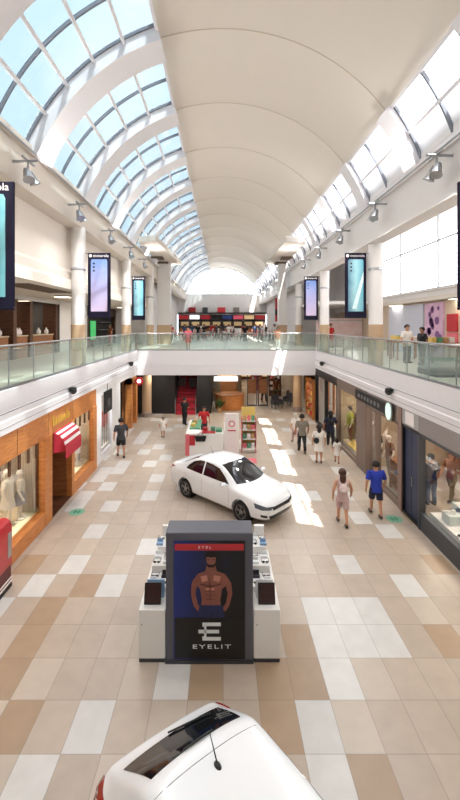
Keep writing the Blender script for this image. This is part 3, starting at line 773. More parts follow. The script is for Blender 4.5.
            ln.lathe([(.05, -.3), (wr+.052, -.28)], 28, Matrix.Translation((x, s*(spec['track']-.0), wr+.01)) @ Matrix.Rotation(-s*R(90), 4, 'X')); ln.build('wheel_arch_liner', [BLACK], t, world=False)
    for s in (-1, 1):
        mx = spec['mirror']
        q = MB(); q.sphere((mx[0], s*mx[1], mx[2]), 1, 14, 10, (.07, .11, .07)); q.tube([(mx[0], s*(mx[1]-.2), mx[2]-.05), (mx[0], s*(mx[1]-.05), mx[2]-.02)], .025, 8)
        mo = q.build('side_mirror', [CARW], t, world=False)
        MB().sphere((mx[0]-.055, s*mx[1], mx[2]), 1, 12, 8, (.02, .09, .055)).build('mirror_glass', [LAMPG], mo, world=False)
        for hx in spec['handles']:
            h, no, _, _ = tree.ray_cast(Vector((hx, s*3, .83)), Vector((0, -s, 0)))
            MB().box(hx-.09, hx+.09, h.y-.012, h.y+.03*s if s > 0 else h.y+.012, .815, .845) if False else None
            a = MB(); a.tube([(hx-.09, h.y, .83), (hx-.06, h.y+s*.03, .83), (hx+.06, h.y+s*.03, .83), (hx+.09, h.y, .83)], .013, 8); a.build('door_handle', [CARW], t, world=False)
    if spec.get('seams'):
        for (nm, pts) in spec['seams']:
            for s in (1, -1):
                line = []
                for a, b in pts:
                    h, no, _, _ = tree.ray_cast(Vector((a, s*3, b)), Vector((0, -s, 0)))
                    if h: line.append(h+no*(.001))
                q = MB(); q.tube(line, .004, 4); q.build(nm, [GROOVE], t, world=False)
    ah, no, _, _ = tree.ray_cast(Vector((spec['antenna'], 0, 4)), Vector((0, 0, -1)))
    q = MB(); q.sphere((ah.x, 0, ah.z), .04, 12, 8, (1.2, .7, .5)); q.tube([(ah.x, 0, ah.z), (ah.x-.14, 0, ah.z+.2)], [.008, .004], 6); q.build('antenna', [BLACK], t, world=False)
    return t, tree, decal
# x, half width, bottom, belt, top, half roof width, crown, has cabin
SED = [(-2.17, .60, .34, .80, .86, 0, .02, 0), (-2.10, .80, .24, .88, .98, 0, .02, 0), (-1.9, .84, .21, .93, 1.04, 0, .02, 0), (-1.62, .855, .2, .95, 1.06, .66, .02, 0),
       (-1.42, .86, .19, .955, 1.14, .68, .02, 1), (-.95, .865, .18, .955, 1.38, .62, .03, 1), (-.55, .865, .18, .95, 1.45, .61, .03, 1), (0.0, .865, .18, .94, 1.47, .61, .03, 1),
       (.35, .865, .18, .935, 1.42, .61, .03, 1), (.75, .865, .18, .93, 1.20, .66, .03, 1), (1.08, .86, .18, .92, .985, .70, .03, 1),
       (1.2, .86, .18, .90, .955, .7, .03, 0), (1.6, .85, .19, .84, .90, 0, .035, 0), (1.95, .81, .2, .74, .80, 0, .04, 0), (2.12, .70, .22, .62, .68, 0, .03, 0), (2.2, .5, .28, .52, .56, 0, .02, 0)]
sed_side = [(-1.32, .99), (.85, .975), (.62, 1.12), (.28, 1.33), (-.1, 1.385), (-.6, 1.375), (-.95, 1.30), (-1.22, 1.12)]
def clip(poly_low, poly_hi): return poly_low+poly_hi[::-1]
SEDAN = dict(stations=SED, wheels=(-1.22, 1.30), wr=.31, track=.85, mirror=(.72, .98, 1.0), handles=(-.95, -.05), antenna=-.7,
    decals=[('side_window', CARG, [(-.36, .985), (.78, .975), (.55, 1.14), (.26, 1.31), (-.05, 1.365), (-.36, 1.375)], 'side'),
            ('side_window', CARG, [(-1.22, 1.0), (-.42, .985), (-.42, 1.372), (-.65, 1.355), (-.92, 1.27), (-1.12, 1.13)], 'side'),
            ('windshield', CARG, [(-.66, 1.01), (-.3, .995), (.3, .995), (.66, 1.01), (.55, 1.40), (.3, 1.425), (-.3, 1.425), (-.55, 1.40)], 'front'),
            ('rear_window', CARG, [(-.6, 1.11), (.6, 1.11), (.53, 1.37), (-.53, 1.37)], 'back'),
            ('headlight', LAMPG, [(.38, .60), (.62, .63), (.80, .72), (.81, .60), (.74, .56), (.5, .53)], 'front'),
            ('grille', BLACK, [(-.40, .50), (.40, .50), (.44, .59), (-.44, .59)], 'front'),
            ('lower_grille', BLACK, [(-.5, .27), (.5, .27), (.58, .37), (-.58, .37)], 'front'),
            ('fog_lamp', BLACK, [(.6, .32), (.74, .36), (.76, .43), (.62, .40)], 'front'),
            ('license_plate', PLATE, [(-.2, .4), (.2, .4), (.2, .48), (-.2, .48)], 'front'),
            ('tail_light', REDL, [(.45, .78), (.78, .80), (.78, .93), (.55, .92)], 'back'),
            ('license_plate', PLATE, [(-.2, .6), (.2, .6), (.2, .7), (-.2, .7)], 'back')],
    seams=[('door_seam', [(-.39, z/100) for z in range(26, 98, 8)]), ('door_seam', [(.82, z/100) for z in range(26, 92, 8)]), ('door_seam', [(-1.2+.0*z, z/100) for z in range(72, 96, 6)])])
# mid sedan: front left wheel near (0.54,12.1), rear left near (-1.27,13.8)
SA = math.atan2(-1.75, 1.81)
sx_, sy_ = -.36, 12.97      # middle of the two left wheels
off = Vector((math.cos(SA+R(90)), math.sin(SA+R(90))))*.80
make_car('sedan_car', 'white four-door sedan on display in the middle of the floor', (sx_+.0-(-off.x)*1, sy_+off.y, 0), SA, SEDAN)
HAT = [(-1.98, .62, .34, .82, .90, 0, .02, 0), (-1.93, .79, .25, .90, .98, 0, .02, 0), (-1.82, .83, .22, .93, 1.03, .64, .02, 1), (-1.62, .85, .2, .94, 1.16, .64, .02, 1), (-1.38, .855, .19, .94, 1.33, .61, .03, 1),
       (-1.16, .86, .18, .94, 1.455, .60, .03, 1), (-1.08, .86, .18, .94, 1.475, .60, .03, 1), (-.7, .86, .18, .94, 1.495, .61, .035, 1), (0.0, .86, .18, .93, 1.50, .61, .035, 1), (.3, .86, .18, .93, 1.45, .61, .03, 1), (.75, .86, .18, .925, 1.2, .66, .03, 1),
       (1.05, .86, .18, .92, 1.0, .7, .03, 1), (1.18, .855, .18, .9, .965, .7, .03, 0), (1.6, .84, .19, .84, .9, 0, .035, 0), (1.85, .79, .2, .74, .8, 0, .04, 0), (1.98, .68, .22, .62, .68, 0, .03, 0), (2.04, .5, .28, .52, .56, 0, .02, 0)]
HATCH = dict(stations=HAT, wheels=(-1.26, 1.22), wr=.31, track=.85, mirror=(.68, .98, 1.0), handles=(-.9, -.05), antenna=-.88,
    decals=[('side_window', CARG, [(-.36, .985), (.75, .975), (.52, 1.14), (.24, 1.34), (-.05, 1.40), (-.36, 1.405)], 'side'),
            ('side_window', CARG, [(-1.02, 1.0), (-.42, .985), (-.42, 1.405), (-.95, 1.385)], 'side'),
            ('quarter_window', CARG, [(-1.40, 1.06), (-1.1, 1.01), (-1.03, 1.37), (-1.14, 1.33)], 'side'),
            ('windshield', CARG, [(-.66, 1.03), (.66, 1.03), (.55, 1.43), (-.55, 1.43)], 'front'),
            ('rear_window', CARG, [(-1.70, -.56), (-1.73, 0), (-1.70, .56), (-1.20, .50), (-1.22, 0), (-1.20, -.50)], 'top'),
            ('headlight', LAMPG, [(.38, .60), (.62, .63), (.78, .72), (.79, .60), (.74, .56), (.5, .53)], 'front'),
            ('grille', BLACK, [(-.40, .50), (.40, .50), (.44, .59), (-.44, .59)], 'front'),
            ('tail_light', REDL, [(.62, .74), (.79, .76), (.79, .95), (.68, .93)], 'back'),
            ('license_plate', PLATE, [(-.2, .6), (.2, .6), (.2, .7), (-.2, .7)], 'back')],
    seams=[('door_seam', [(-.39, z/100) for z in range(26, 98, 8)])])
HA = R(-55)
ft, ftree, fdec = make_car('hatchback_car', 'white hatchback seen from above at the bottom edge', (0, 0, 0), HA, HATCH)
tail = Vector((-.70, 4.84))       # middle of the tail
ft.location = (tail.x+2.1*math.cos(HA), tail.y+2.1*math.sin(HA), 0)
# hatch details: brake lamp bar, wiper, roof seam, tailgate shut line
def on_body(a, b, up=.012):
    h, no, _, _ = ftree.ray_cast(Vector((a, b, 4)), Vector((0, 0, -1))); return h+no*up
q = MB(); q.tube([on_body(-1.20, -.16+.04*i, .02) for i in range(9)], .012, 6); q.build('brake_lamp', [BLACK], ft, world=False)
q = MB(); q.tube([on_body(-1.74+.02*i, -.05+.055*i, .02) for i in range(9)], .009, 6); q.build('rear_wiper', [BLACK], ft, world=False)
q = MB(); q.tube([on_body(-1.02, -.56+.08*i, .0) for i in range(15)], .004, 4); q.build('roof_seam', [GROOVE], ft, world=False)
ft.scale = (1.08, 1.08, 1.08)

# ================================================================ EYEWEAR KIOSK
KX, KY = -.22, 7.02
k = thing('eyewear_kiosk', 'eyewear kiosk with a tall graphite advertising tower and white side cabinets', 'kiosk', (KX, KY, 0))
tw = MB(); tw.box(-.76+KX, .76+KX, KY, KY+.46, .06, 2.28); tw.build('tower', [GRAPH], k, .015)
B('tower_plinth', [DARKG], k, (KX-.77, KX+.77, KY-.01, KY+.48, 0, .06))
pos = MB(); pos.box(KX-.62, KX+.62, KY-.025, KY, .10, 2.14)
po = pos.build('light_box', [grad_mat('poster_blue_black', (20, 44, 118), (7, 7, 14), 0, -.62, .15)], k)
B('poster_header', [REDP], po, (KX-.60, KX+.60, KY-.032, KY-.024, 1.99, 2.10))
B('poster_footer', [mat('poster_black', (8, 8, 10), .3)], po, (KX-.60, KX+.60, KY-.031, KY-.024, .12, .82))
def flat(polys, nm, m, par, y, d=.004):
    q = MB()
    for p in polys: q.prism([(a+KX, b) for a, b in p], y-d, y, 'y')
    return q.build(nm, m, par, smooth=False)
yy = KY-.026
PS = mat('print_skin', (150, 92, 78), .4, rgb2=(112, 62, 54), scale=5)
flat([[(-.20, 1.58), (-.07, 1.63), (-.05, 1.72), (.11, 1.72), (.13, 1.63), (.27, 1.58), (.33, 1.5), (.30, 1.38), (.22, 1.32), (.19, 1.12), (.21, 1.0), (-.15, 1.0), (-.13, 1.12), (-.16, 1.32), (-.22, 1.38), (-.27, 1.48)]], 'poster_torso', PS, po, yy)
flat([[(-.27, 1.5), (-.21, 1.42), (-.24, 1.24), (-.20, 1.06), (-.13, .98), (-.19, .93), (-.27, 1.02), (-.32, 1.22), (-.31, 1.4)]], 'poster_arm', PS, po, yy-.002)
flat([[(.33, 1.5), (.28, 1.40), (.32, 1.24), (.29, 1.08), (.22, .98), (.28, .93), (.35, 1.04), (.40, 1.24), (.38, 1.42)]], 'poster_arm', PS, po, yy-.002)
flat([[(-.045, 1.76), (-.02, 1.71), (.08, 1.71), (.105, 1.76), (.115, 1.86), (.09, 1.9), (-.03, 1.9), (-.055, 1.86)]], 'poster_face', [mat('print_skin_dark', (140, 86, 72), .4)], po, yy-.004)
flat([[(-.07, 1.84), (-.05, 1.88), (.03, 1.87), (.12, 1.88), (.13, 1.84), (.145, 1.92), (.10, 1.97), (-.02, 1.98), (-.08, 1.93)], [(-.05, 1.78), (-.01, 1.745), (.07, 1.745), (.11, 1.78), (.08, 1.70), (-.02, 1.70)], [(-.035, 1.835), (.0, 1.84), (.0, 1.83), (-.035, 1.825)], [(.05, 1.84), (.09, 1.835), (.09, 1.825), (.05, 1.83)]], 'poster_hair', [HAIRD], po, yy-.006)
flat([[(-.17, 1.04), (.23, 1.04), (.27, .83), (.06, .82), (.03, .92), (0, .82), (-.21, .83)]], 'poster_jeans', [mat('print_denim', (26, 36, 78), .5)], po, yy-.004)
flat([[(-.16, 1.42), (-.02, 1.38), (.0, 1.40), (.01, 1.55), (.015, 1.40), (.05, 1.38), (.21, 1.42), (.2, 1.40), (.05, 1.355), (.022, 1.35), (.02, 1.1), (.012, 1.1), (.01, 1.35), (-.02, 1.355), (-.16, 1.40)], [(-.07, 1.29), (.10, 1.29), (.10, 1.282), (-.07, 1.282)], [(-.07, 1.22), (.10, 1.22), (.10, 1.212), (-.07, 1.212)], [(-.06, 1.15), (.09, 1.15), (.09, 1.142), (-.06, 1.142)]], 'poster_muscle_lines', [mat('print_brown', (84, 44, 38), .5)], po, yy-.005)
flat([[(-.15, 1.54), (-.04, 1.56), (-.03, 1.47), (-.13, 1.44)], [(.08, 1.56), (.2, 1.54), (.17, 1.44), (.07, 1.47)], [(-.06, 1.34), (.0, 1.34), (.0, 1.3), (-.06, 1.3)], [(.03, 1.34), (.09, 1.34), (.09, 1.3), (.03, 1.3)]], 'poster_chest_tone', [mat('print_rose', (192, 126, 108), .5)], po, yy-.004)
WL = mat('logo_white', (225, 230, 232), .5)
flat([[(-.05, .74), (.20, .74), (.20, .68), (-.05, .68)], [(-.05, .49), (.20, .49), (.20, .43), (-.05, .43)], [(-.19, .615), (.17, .615), (.17, .555), (-.19, .555)], [(-.12, .74), (-.05, .74), (-.05, .43), (-.12, .43), (-.12, .50), (-.09, .5), (-.09, .67), (-.12, .67)]], 'logo', [WL], po, KY-.031)
q = MB(); v, f = text_geo('EYELIT', .10, .004, 1.9, space=1.25); q.add(v, f, face_M((KX+.04, KY-.033, .32), (0, -1, 0))); q.build('lettering', [WL], po)
q = MB(); v, f = text_geo('EYEL', .055, .004, 1.3, space=1.7); q.add(v, f, face_M((KX-.08, KY-.034, 2.045), (0, -1, 0))); q.build('header_lettering', [WL], po)
for s in (-1, 1):
    xa, xb = (KX-1.24, KX-.77) if s < 0 else (KX+.77, KX+1.24)
    c = B('cabinet', [SHELFW], k, (xa, xb, KY+.02, KY+1.9, .07, .92), bevel=.01)
    B('cabinet_plinth', [DARKG], k, (xa+.01, xb-.01, KY+.03, KY+1.88, 0, .07))
    B('cabinet_knob', [STEEL], c, (xa+.05, xa+.07, KY+.005, KY+.02, .66, .68))
    # stepped glass-shelf display behind
    xi = (xa+xb)/2
    d = MB()
    for j, z in enumerate((1.02, 1.16, 1.30)): d.box(xa+.03+.05*j*(s < 0), xb-.03-.05*j*(s > 0), KY+.5+.42*j, KY+.92+.42*j, .92, z)
    d.build('display_step', [SHELFW], k, .005)
    B('rear_header', [SHELFW], k, (xa+.16, xb-.1, KY+1.80, KY+1.88, .92, 1.5))
B('rear_counter', [SHELFW], k, (KX-.77, KX+.77, KY+1.3, KY+1.9, .07, 1.0))
# little framed pictures leaning on the cabinets
for s, nm in ((-1, 'left'), (1, 'right')):
    xc = KX+s*1.02
    t = thing('picture_frame', 'small tilted picture frame standing on the %s white kiosk cabinet' % nm, 'picture frame', (xc, KY+.16, .92), 0)
    M = Matrix.Rotation(R(-18), 4, 'X')
    MB().box(-.15, .15, -.01, .01, 0, .34, M).build('frame', [BLACK], t, world=False)
    MB().box(-.13, .13, -.014, -.008, .02, .32, M).build('picture', [mat('dark_picture_%s' % nm, (70, 34, 30), .3, rgb2=(24, 16, 18), scale=8)], t, world=False)
    MB().box(-.01, .01, 0, .12, 0, .01).build('stand', [BLACK], t, world=False)
# sunglasses and cases on the steps
def sunglasses(loc, rz, label, m):
    t = thing('sunglasses', label, 'sunglasses', loc, rz, 'sunglasses on the kiosk steps')
    q = MB(); q.tube([(-.07, 0, .03), (.07, 0, .03)], .006, 6)
    for s in (-1, 1): q.tube([(s*.07, 0, .03), (s*.07, .12, .03), (s*.07, .14, .005)], .005, 6)
    q.build('frame', [m], t, world=False)
    for s in (-1, 1): MB().sphere((s*.036, -.002, .025), 1, 12, 8, (.03, .006, .024)).build('lens', [CARG], t, world=False)
    return t
proto = sunglasses((KX-1.0, KY+.6, 1.02), 0, 'dark sunglasses on the stepped side shelves of the eyewear kiosk', BLACK)
first = True
TRAY = [mat('case_blue', (150, 180, 216), .3), mat('case_white', (236, 238, 240), .3), mat('case_black', (36, 36, 42), .4)]
for s in (-1, 1):
    for j, z in enumerate((1.02, 1.16, 1.30)):
        for a in range(2):
            for b in range(2):
                p = (KX+s*(.88+.2*a), KY+.58+.42*j+.2*b, z)
                if (a+b+j) % 2 == 0:
                    if first: proto.location = p; first = False
                    else: copy_tree(proto).location = p
                else:
                    m = TRAY[(a+2*b+j) % 3]
                    q = MB(); q.box(p[0]-.07, p[0]+.07, p[1]-.04, p[1]+.05, z, z+.05); q.box(p[0]-.06, p[0]+.06, p[1]+.03, p[1]+.05, z+.05, z+.12)
                    tag(q.build('glasses_case', [m], None, .008), {0: 'pale blue', 1: 'white', 2: 'black'}[(a+2*b+j) % 3]+' open glasses case on the %s steps of the kiosk' % ('left' if s < 0 else 'right'), 'case', 'cases on the %s kiosk steps, colour %d' % ('left' if s < 0 else 'right', (a+2*b+j) % 3))
for s, nm in ((-1, 'left'), (1, 'right')):
    q = MB(); q.prism([(KY+.34, .92), (KY+.46, .92), (KY+.44, 1.2), (KY+.42, 1.2)], KX+s*1.0-.16, KX+s*1.0+.16, 'x')
    tag(q.build('display_card', [TRAY[0] if s < 0 else TRAY[1]]), '%s shiny upright display card on the %s cabinet' % ('pale blue' if s < 0 else 'white', nm), 'display card')

# ================================================================ PROMOTIONAL STAND
t = thing('promotional_stand', 'white and red promotional stand behind the sedan', 'stand', (-.2, 19, 0))
B('counter', [SHELFW], t, (-1.62, .06, 17.9, 18.5, 0, 1.08), (-1.62, -1.1, 18.5, 20.4, 0, 1.08), (.1, .55, 18.7, 20.4, 0, 1.0), bevel=.01)
B('red_band', [REDP], t, (-1.63, -1.2, 17.88, 17.9, .55, 1.0)); B('red_top', [REDP], t, (-.9, -.3, 17.9, 18.3, 1.08, 1.12))
B('pink_band', [PINK], t, (-1.63, -1.45, 17.87, 17.9, .1, 1.05))
B('green_top', [GREEN], t, (-1.5, -1.0, 18.6, 20.3, 1.08, 1.14)); B('green_riser', [GREEN], t, (-.28, .0, 18.1, 18.5, 1.08, 1.2)); B('green_top', [GREEN], t, (.15, .5, 18.75, 20.3, 1.0, 1.05))
B('tall_panel', [WHITEC], t, (.12, .76, 18.15, 18.3, .1, 1.9), bevel=.01)
q = MB(); q.lathe([(.15, 0), (.15, .01)], 24, face_M((.44, 18.15, 1.45), (0, -1, 0))); q.build('round_emblem', [PINK], t)
q = MB(); q.lathe([(.10, 0), (.10, .014)], 24, face_M((.44, 18.15, 1.45), (0, -1, 0))); q.build('emblem_centre', [WHITEC], t)
q = MB(); q.box(.25, .62, 18.14, 18.15, 1.12, 1.17); q.build('caption_stripe', [REDP], t)
r = thing('product_rack', 'pastel yellow and pink product rack right of the tall white panel', 'rack', (1.25, 18.8, 0))
B('back_panel', [YEL], r, (.92, 1.56, 18.95, 19.0, .1, 2.05)); B('side_panel', [PINK], r, (.9, .93, 18.55, 19.0, 0, 1.6), (1.55, 1.58, 18.55, 19.0, 0, 1.6))
for z in (.2, .62, 1.04, 1.45): B('shelf', [SHELFW], r, (.93, 1.55, 18.55, 18.95, z, z+.03))
pc = [('pink', PINK), ('green', GREEN), ('white', WHITEC), ('tan', CARD)]
for i, z in enumerate((.23, .65, 1.07, 1.48)):
    for j in range(3):
        nm, m = pc[(i+j) % 4]
        tag(B('product_box', [m], None, (.98+.19*j, 1.12+.19*j, 18.6, 18.75, z, z+.22)), '%s product box on the pastel rack, %s shelf' % (nm, ('lowest', 'second', 'third', 'top')[i]), 'box')
items = [(-1.4, 18.0, BLACK, 'black'), (-.75, 18.15, REDP, 'red'), (-1.35, 18.9, YEL, 'yellow'), (-1.3, 19.5, CARD, 'tan'), (-.4, 18.2, GREEN, 'green')]
for x, y, m, nm in items[1:]:
    tag(B('gift_box', [m], None, (x-.1, x+.1, y-.08, y+.08, 1.14, 1.3)), '%s gift box on the promotional counter' % nm, 'box')
q = MB(); q.prism([(-.26, 0), (.26, 0), (.2, -.24), (-.2, -.24)], 17.82, 17.895, 'y', Matrix.Translation((-.95, 0, .98))); q.tube([(-1.1, 17.84, .98), (-.95, 17.84, 1.16), (-.8, 17.84, .98)], .012, 6)
tag(q.build('tote_bag', [BLACK]), 'black bag hanging on the front of the white counter', 'bag')
tag(B('floor_mat', [PINK], None, (.1, 1.5, 17.2, 17.8, .001, .02)), 'pink mat on the floor before the tall white panel', 'mat')

# ================================================================ LEFT SHOPS
def shop_room(nm, xa, xb, y0, y1, h, wallm, z0=0):
    """plain interior: back wall and end walls"""
    global WALLN
    q = MB(); d = .08; s = 1 if xb > xa else -1
    lo, hi = min(xa, xb), max(xa, xb)
    q.box(xb-(.1 if s > 0 else 0), xb+(0 if s > 0 else .1), y0, y1, z0, z0+h)
    q.box(lo, hi, y0, y0+d, z0, z0+h); q.box(lo, hi, y1-d, y1, z0, z0+h)
    return struct(q.build(nm, [wallm]))
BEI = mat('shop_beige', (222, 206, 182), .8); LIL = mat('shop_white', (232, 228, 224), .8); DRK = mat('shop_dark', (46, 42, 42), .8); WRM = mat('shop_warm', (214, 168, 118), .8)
LIGHTS = []
def shop_light(x, y, z, w, d, power, col=(1, .93, .82), label=None, warm=True):
    n = len(LIGHTS)
    t = thing('ceiling_light', label, 'ceiling light', (x, y, z), 0)
    MB().box(-w/2-.03, w/2+.03, -d/2-.03, d/2+.03, -.04, 0).build('frame', [STEEL], t, world=False)
    MB().box(-w/2, w/2, -d/2, d/2, -.055, -.035).build('diffuser', [LAMPW if warm else LAMPC], t, world=False)
    l = bpy.data.lights.new('lamp', 'AREA'); l.shape = 'RECTANGLE'; l.size = w; l.size_y = d; l.energy = power*.62; l.color = col
    o = bpy.data.objects.new('lamp', l); COL.objects.link(o); o.location = (x, y, z-.07); LIGHTS.append(o)
shop_room('wall_shop_1', -5.35, -9.0, 3.0, 16.6, 3.28, BEI)
f = thing('storefront', 'orange wood storefront with two display windows and striped awning', 'storefront', (XL, 10, 0))
WX = XL+.02
B('header', [WOODO], f, (XL-.14, WX, 3.0, 16.6, 2.58, 3.3), bevel=.01)
for y in (5.4, 8.3, 10.2, 12.05, 14.0): B('header_seam', [WOODD], f, (WX-.005, WX+.004, y-.008, y+.008, 2.6, 3.28))
for a, b in ((3.0, 3.2), (8.3, 8.65), (11.75, 12.25), (13.85, 14.1), (16.2, 16.6)):
    B('pillar', [WOODO], f, (XL-.14, WX+.03, a, b, 0, 2.6), bevel=.01)
for a, b in ((3.2, 8.3), (8.65, 11.75), (14.1, 16.2)):
    B('plinth', [WOODO], f, (XL-.14, WX+.02, a, b, 0, .42), (XL-.2, WX+.05, a, b, .40, .44))
    B('glass_pane', [GL_SHOP], f, (XL-.09, XL-.08, a, b, .44, 2.6))
    y = a+.32
    while y < b-.15: B('transom_slat', [WOODD], f, (XL-.07, XL-.03, y-.05, y+.05, 2.16, 2.56)); y += .49
    B('transom_rail', [WOODO], f, (XL-.08, XL-.02, a, b, 2.56, 2.6))
B('door', [mat('door_red_brown', (110, 48, 26), .4)], f, (XL-.7, XL-.64, 12.3, 13.0, 0, 2.4), (XL-.7, XL-.64, 13.04, 13.8, 0, 2.4), bevel=.01)
B('reveal', [WOODM], f, (XL-.7, XL-.14, 12.2, 12.27, 0, 2.6)); B('reveal', [WOODM], f, (XL-.7, XL-.14, 13.83, 13.9, 0, 2.6))
B('door_threshold', [WOODD], f, (XL-.66, XL+.02, 12.25, 13.85, .0, .03))
for y in (12.9, 13.15): q = MB(); q.tube([(XL-.62, y, .9), (XL-.6, y, 1.3)], .015, 8); q.build('door_pull', [GOLD], f)
sg = MB()   # golden script sign, strokes only: it cannot be read
for i, (yy_, hh) in enumerate(((12.3, .2), (12.5, .13), (12.68, .13), (12.84, .16), (13.0, .12), (13.16, .12), (13.34, .2), (13.5, .12))):
    sg.tube([(WX+.03, yy_, 2.82), (WX+.03, yy_+.05, 2.82+hh*1.3), (WX+.03, yy_+.12, 2.84)], .03, 6)
sg.tube([(WX+.03, 12.25, 2.8), (WX+.03, 13.65, 2.79)], .01, 6)
sgo = tag(sg.build('shop_sign', [GOLD]), 'small golden script sign above the striped awning', 'sign')
t = thing('awning', 'small red awning with white stripes over the wooden shop door', 'awning', (XL, 13.0, 2.0))
def awn(y0, y1, m, nm, k0, k1):
    q = MB(); pts = []
    for j in range(9):
        a = R(90)*(k0+(k1-k0)*j/8); pts.append((XL+.02+.38*math.sin(a), 2.02+.56*math.cos(a)))
    inner = [(p[0]-.02, p[1]-.02) for p in pts][::-1]
    q.prism(pts+inner, y0, y1, 'y'); return q.build(nm, [m], t)
for j, (a, b) in enumerate(((0, .13), (.13, .26), (.26, .39), (.39, .52), (.52, .66), (.66, .78))):
    awn(12.4, 13.75, WHITEC if j % 2 else REDC, 'stripe', a, b)
awn(12.4, 13.75, REDC, 'canvas', .78, 1.0)
q = MB(); q.box(XL+.38, XL+.40, 12.4, 13.75, 1.78, 2.03); q.build('valance', [REDC], t)
for y in (12.39, 13.74):
    q = MB(); q.prism([(XL+.02, 2.57)]+[(XL+.02+.37*math.sin(R(90)*j/8), 2.02+.54*math.cos(R(90)*j/8)) for j in range(9)]+[(XL+.02, 1.95)], y, y+.012, 'y'); q.build('end_cheek', [REDC], t)
# display platforms, mannequins
def platform(x0, x1, y0, y1, z, label, m=BEI):
    t = thing('display_platform', label, 'platform', ((x0+x1)/2, (y0+y1)/2, 0)); B('base', [m], t, (x0, x1, y0, y1, 0, z-.03)); B('top', [YEL if m is BEI else m], t, (x0-.01, x1+.01, y0-.01, y1+.01, z-.03, z)); return t
plm = mat('platform_cream', (236, 218, 178), .5)
platform(-6.9, -5.36, 8.7, 12.1, .42, 'cream display platform in the near wooden shop window', plm); platform(-6.9, -5.36, 14.15, 16.5, .42, 'cream display platform in the far wooden shop window', plm)
platform(-6.9, -5.36, 3.3, 8.25, .42, 'long cream display platform in the nearest wooden window', plm)
MAN = mat('mannequin_ivory', (228, 214, 196), .5); LACE = mat('cream_lace', (232, 220, 200), .9, var=.2, scale=30); GREYD = mat('grey_dress', (150, 144, 146), .9)
person(-5.85, 11.0, .42, R(-90), 1.55, 'ivory mannequin in a cream lace dress, nearest in the wooden window', 'stand', LACE, LACE, 'dress', MAN, HAIRW, .08, name='mannequin', cat='mannequin', female=True, shoe=MAN)
person(-5.7, 11.35, .42, R(-70), 1.4, 'mannequin in a grey dress beside the cream lace one', 'stand', LACE, GREYD, 'dress', MAN, HAIRW, .03, name='mannequin', cat='mannequin', female=True, shoe=MAN)
person(-6.5, 11.5, .42, R(-110), 1.5, 'mannequin in white top and pale trousers behind the grey dress', 'stand', wht, LACE, 'trousers', MAN, None, name='mannequin', cat='mannequin', female=True, shoe=MAN)
person(-5.72, 15.75, .42, R(-90), 1.5, 'mannequin in pale dress in the window beyond the awning', 'stand', LACE, wht, 'dress', MAN, HAIRW, .03, name='mannequin', cat='mannequin', female=True, shoe=MAN)
person(-5.75, 16.08, .42, R(-80), 1.45, 'mannequin in grey trousers in the window beyond the awning', 'stand', wht, GREYD, 'trousers', MAN, None, name='mannequin', cat='mannequin', female=True, shoe=MAN)
t = thing('curtain', 'tall beige striped curtain at the end of the near wooden window', 'curtain', (-5.7, 11.78, .42))
q = MB(); q.prism([(-5.9+i*.04, 11.75+(.03 if i % 2 else -.02)) for i in range(12)]+[(-5.46-i*.04, 11.81+(.03 if i % 2 else -.02)) for i in range(12)], .43, 2.5, 'z'); q.build('cloth', [mat('curtain_beige', (196, 180, 160), .9)], t)
shop_light(-6.6, 6.0, 3.26, 1.2, 1.2, 90, label='square ceiling light in the wooden shop, nearest')
shop_light(-6.4, 10.2, 3.26, 1.2, 1.6, 110, label='square ceiling light above the lace mannequins')
shop_light(-6.4, 15.1, 3.26, 1.2, 1.2, 80, label='square ceiling light above the window beyond the awning')

# white shop
shop_room('wall_shop_2', -5.35, -8.5, 16.7, 20.6, 3.28, LIL)
struct(B('wall_left_shopfront', [WHITE], None, (XL-.14, XL, 16.6, 17.3, 0, 3.3), (XL-.14, XL, 18.95, 20.6, 0, 3.3), (XL-.14, XL, 17.3, 18.95, 0, .3), (XL-.14, XL, 17.3, 18.95, 2.85, 3.3), (XL-.14, XL, 20.6, 22.95, 2.95, 3.3), (XL-.14, XL, 22.95, 24.6, 2.85, 3.3)))
wn += 1
w = struct(B('window_%d' % wn, [RIBW], None, (XL-.1, XL+.02, 17.27, 17.33, .3, 2.85), (XL-.1, XL+.02, 18.92, 18.98, .3, 2.85), (XL-.1, XL+.02, 17.3, 18.95, .27, .33)))
B('pane', [GL_SHOP], w, (XL-.07, XL-.06, 17.33, 18.92, .33, 2.85))
platform(-6.4, -5.4, 17.35, 19.6, .35, 'low white display platform in the white shop window', LIL)
t = thing('hanging_sign', 'black square sign hanging in the white shop window', 'sign', (-5.05, 18.1, 2.0)); B('panel', [BLACK], t, (-5.16, -5.08, 17.55, 18.65, 2.02, 2.98), bevel=.01)
q = MB(); q.lathe([(.2, 0), (.2, .012)], 20, face_M((-5.08, 18.1, 2.42), (1, 0, 0))); q.build('emblem', [DARKG], t)
B('rod', [BLACK], t, (-5.13, -5.11, 18.0, 18.02, 2.98, 3.3))
for i, (y, m, nm) in enumerate(((18.1, REDP, 'red'), (18.45, PINK, 'pink'), (18.8, REDP, 'red and taller'), (19.15, PINK, 'pink, farthest'))):
    tag(B('window_poster', [m], None, (-5.5, -5.47, y-.1, y+.1, 1.15+.1*(i % 2), 1.75+.18*(i % 2))), 'narrow %s poster standing in the white shop window' % nm, 'poster')
    tag(B('poster_stand', [STEEL], None, (-5.5, -5.47, y-.02, y+.02, .36, 1.15+.1*(i % 2))), 'slim stand under the %s poster' % nm, 'stand')
shop_light(-6.6, 18.1, 3.26, 1.2, 1.2, 70, (1, .97, .93), 'square ceiling light in the white shop')
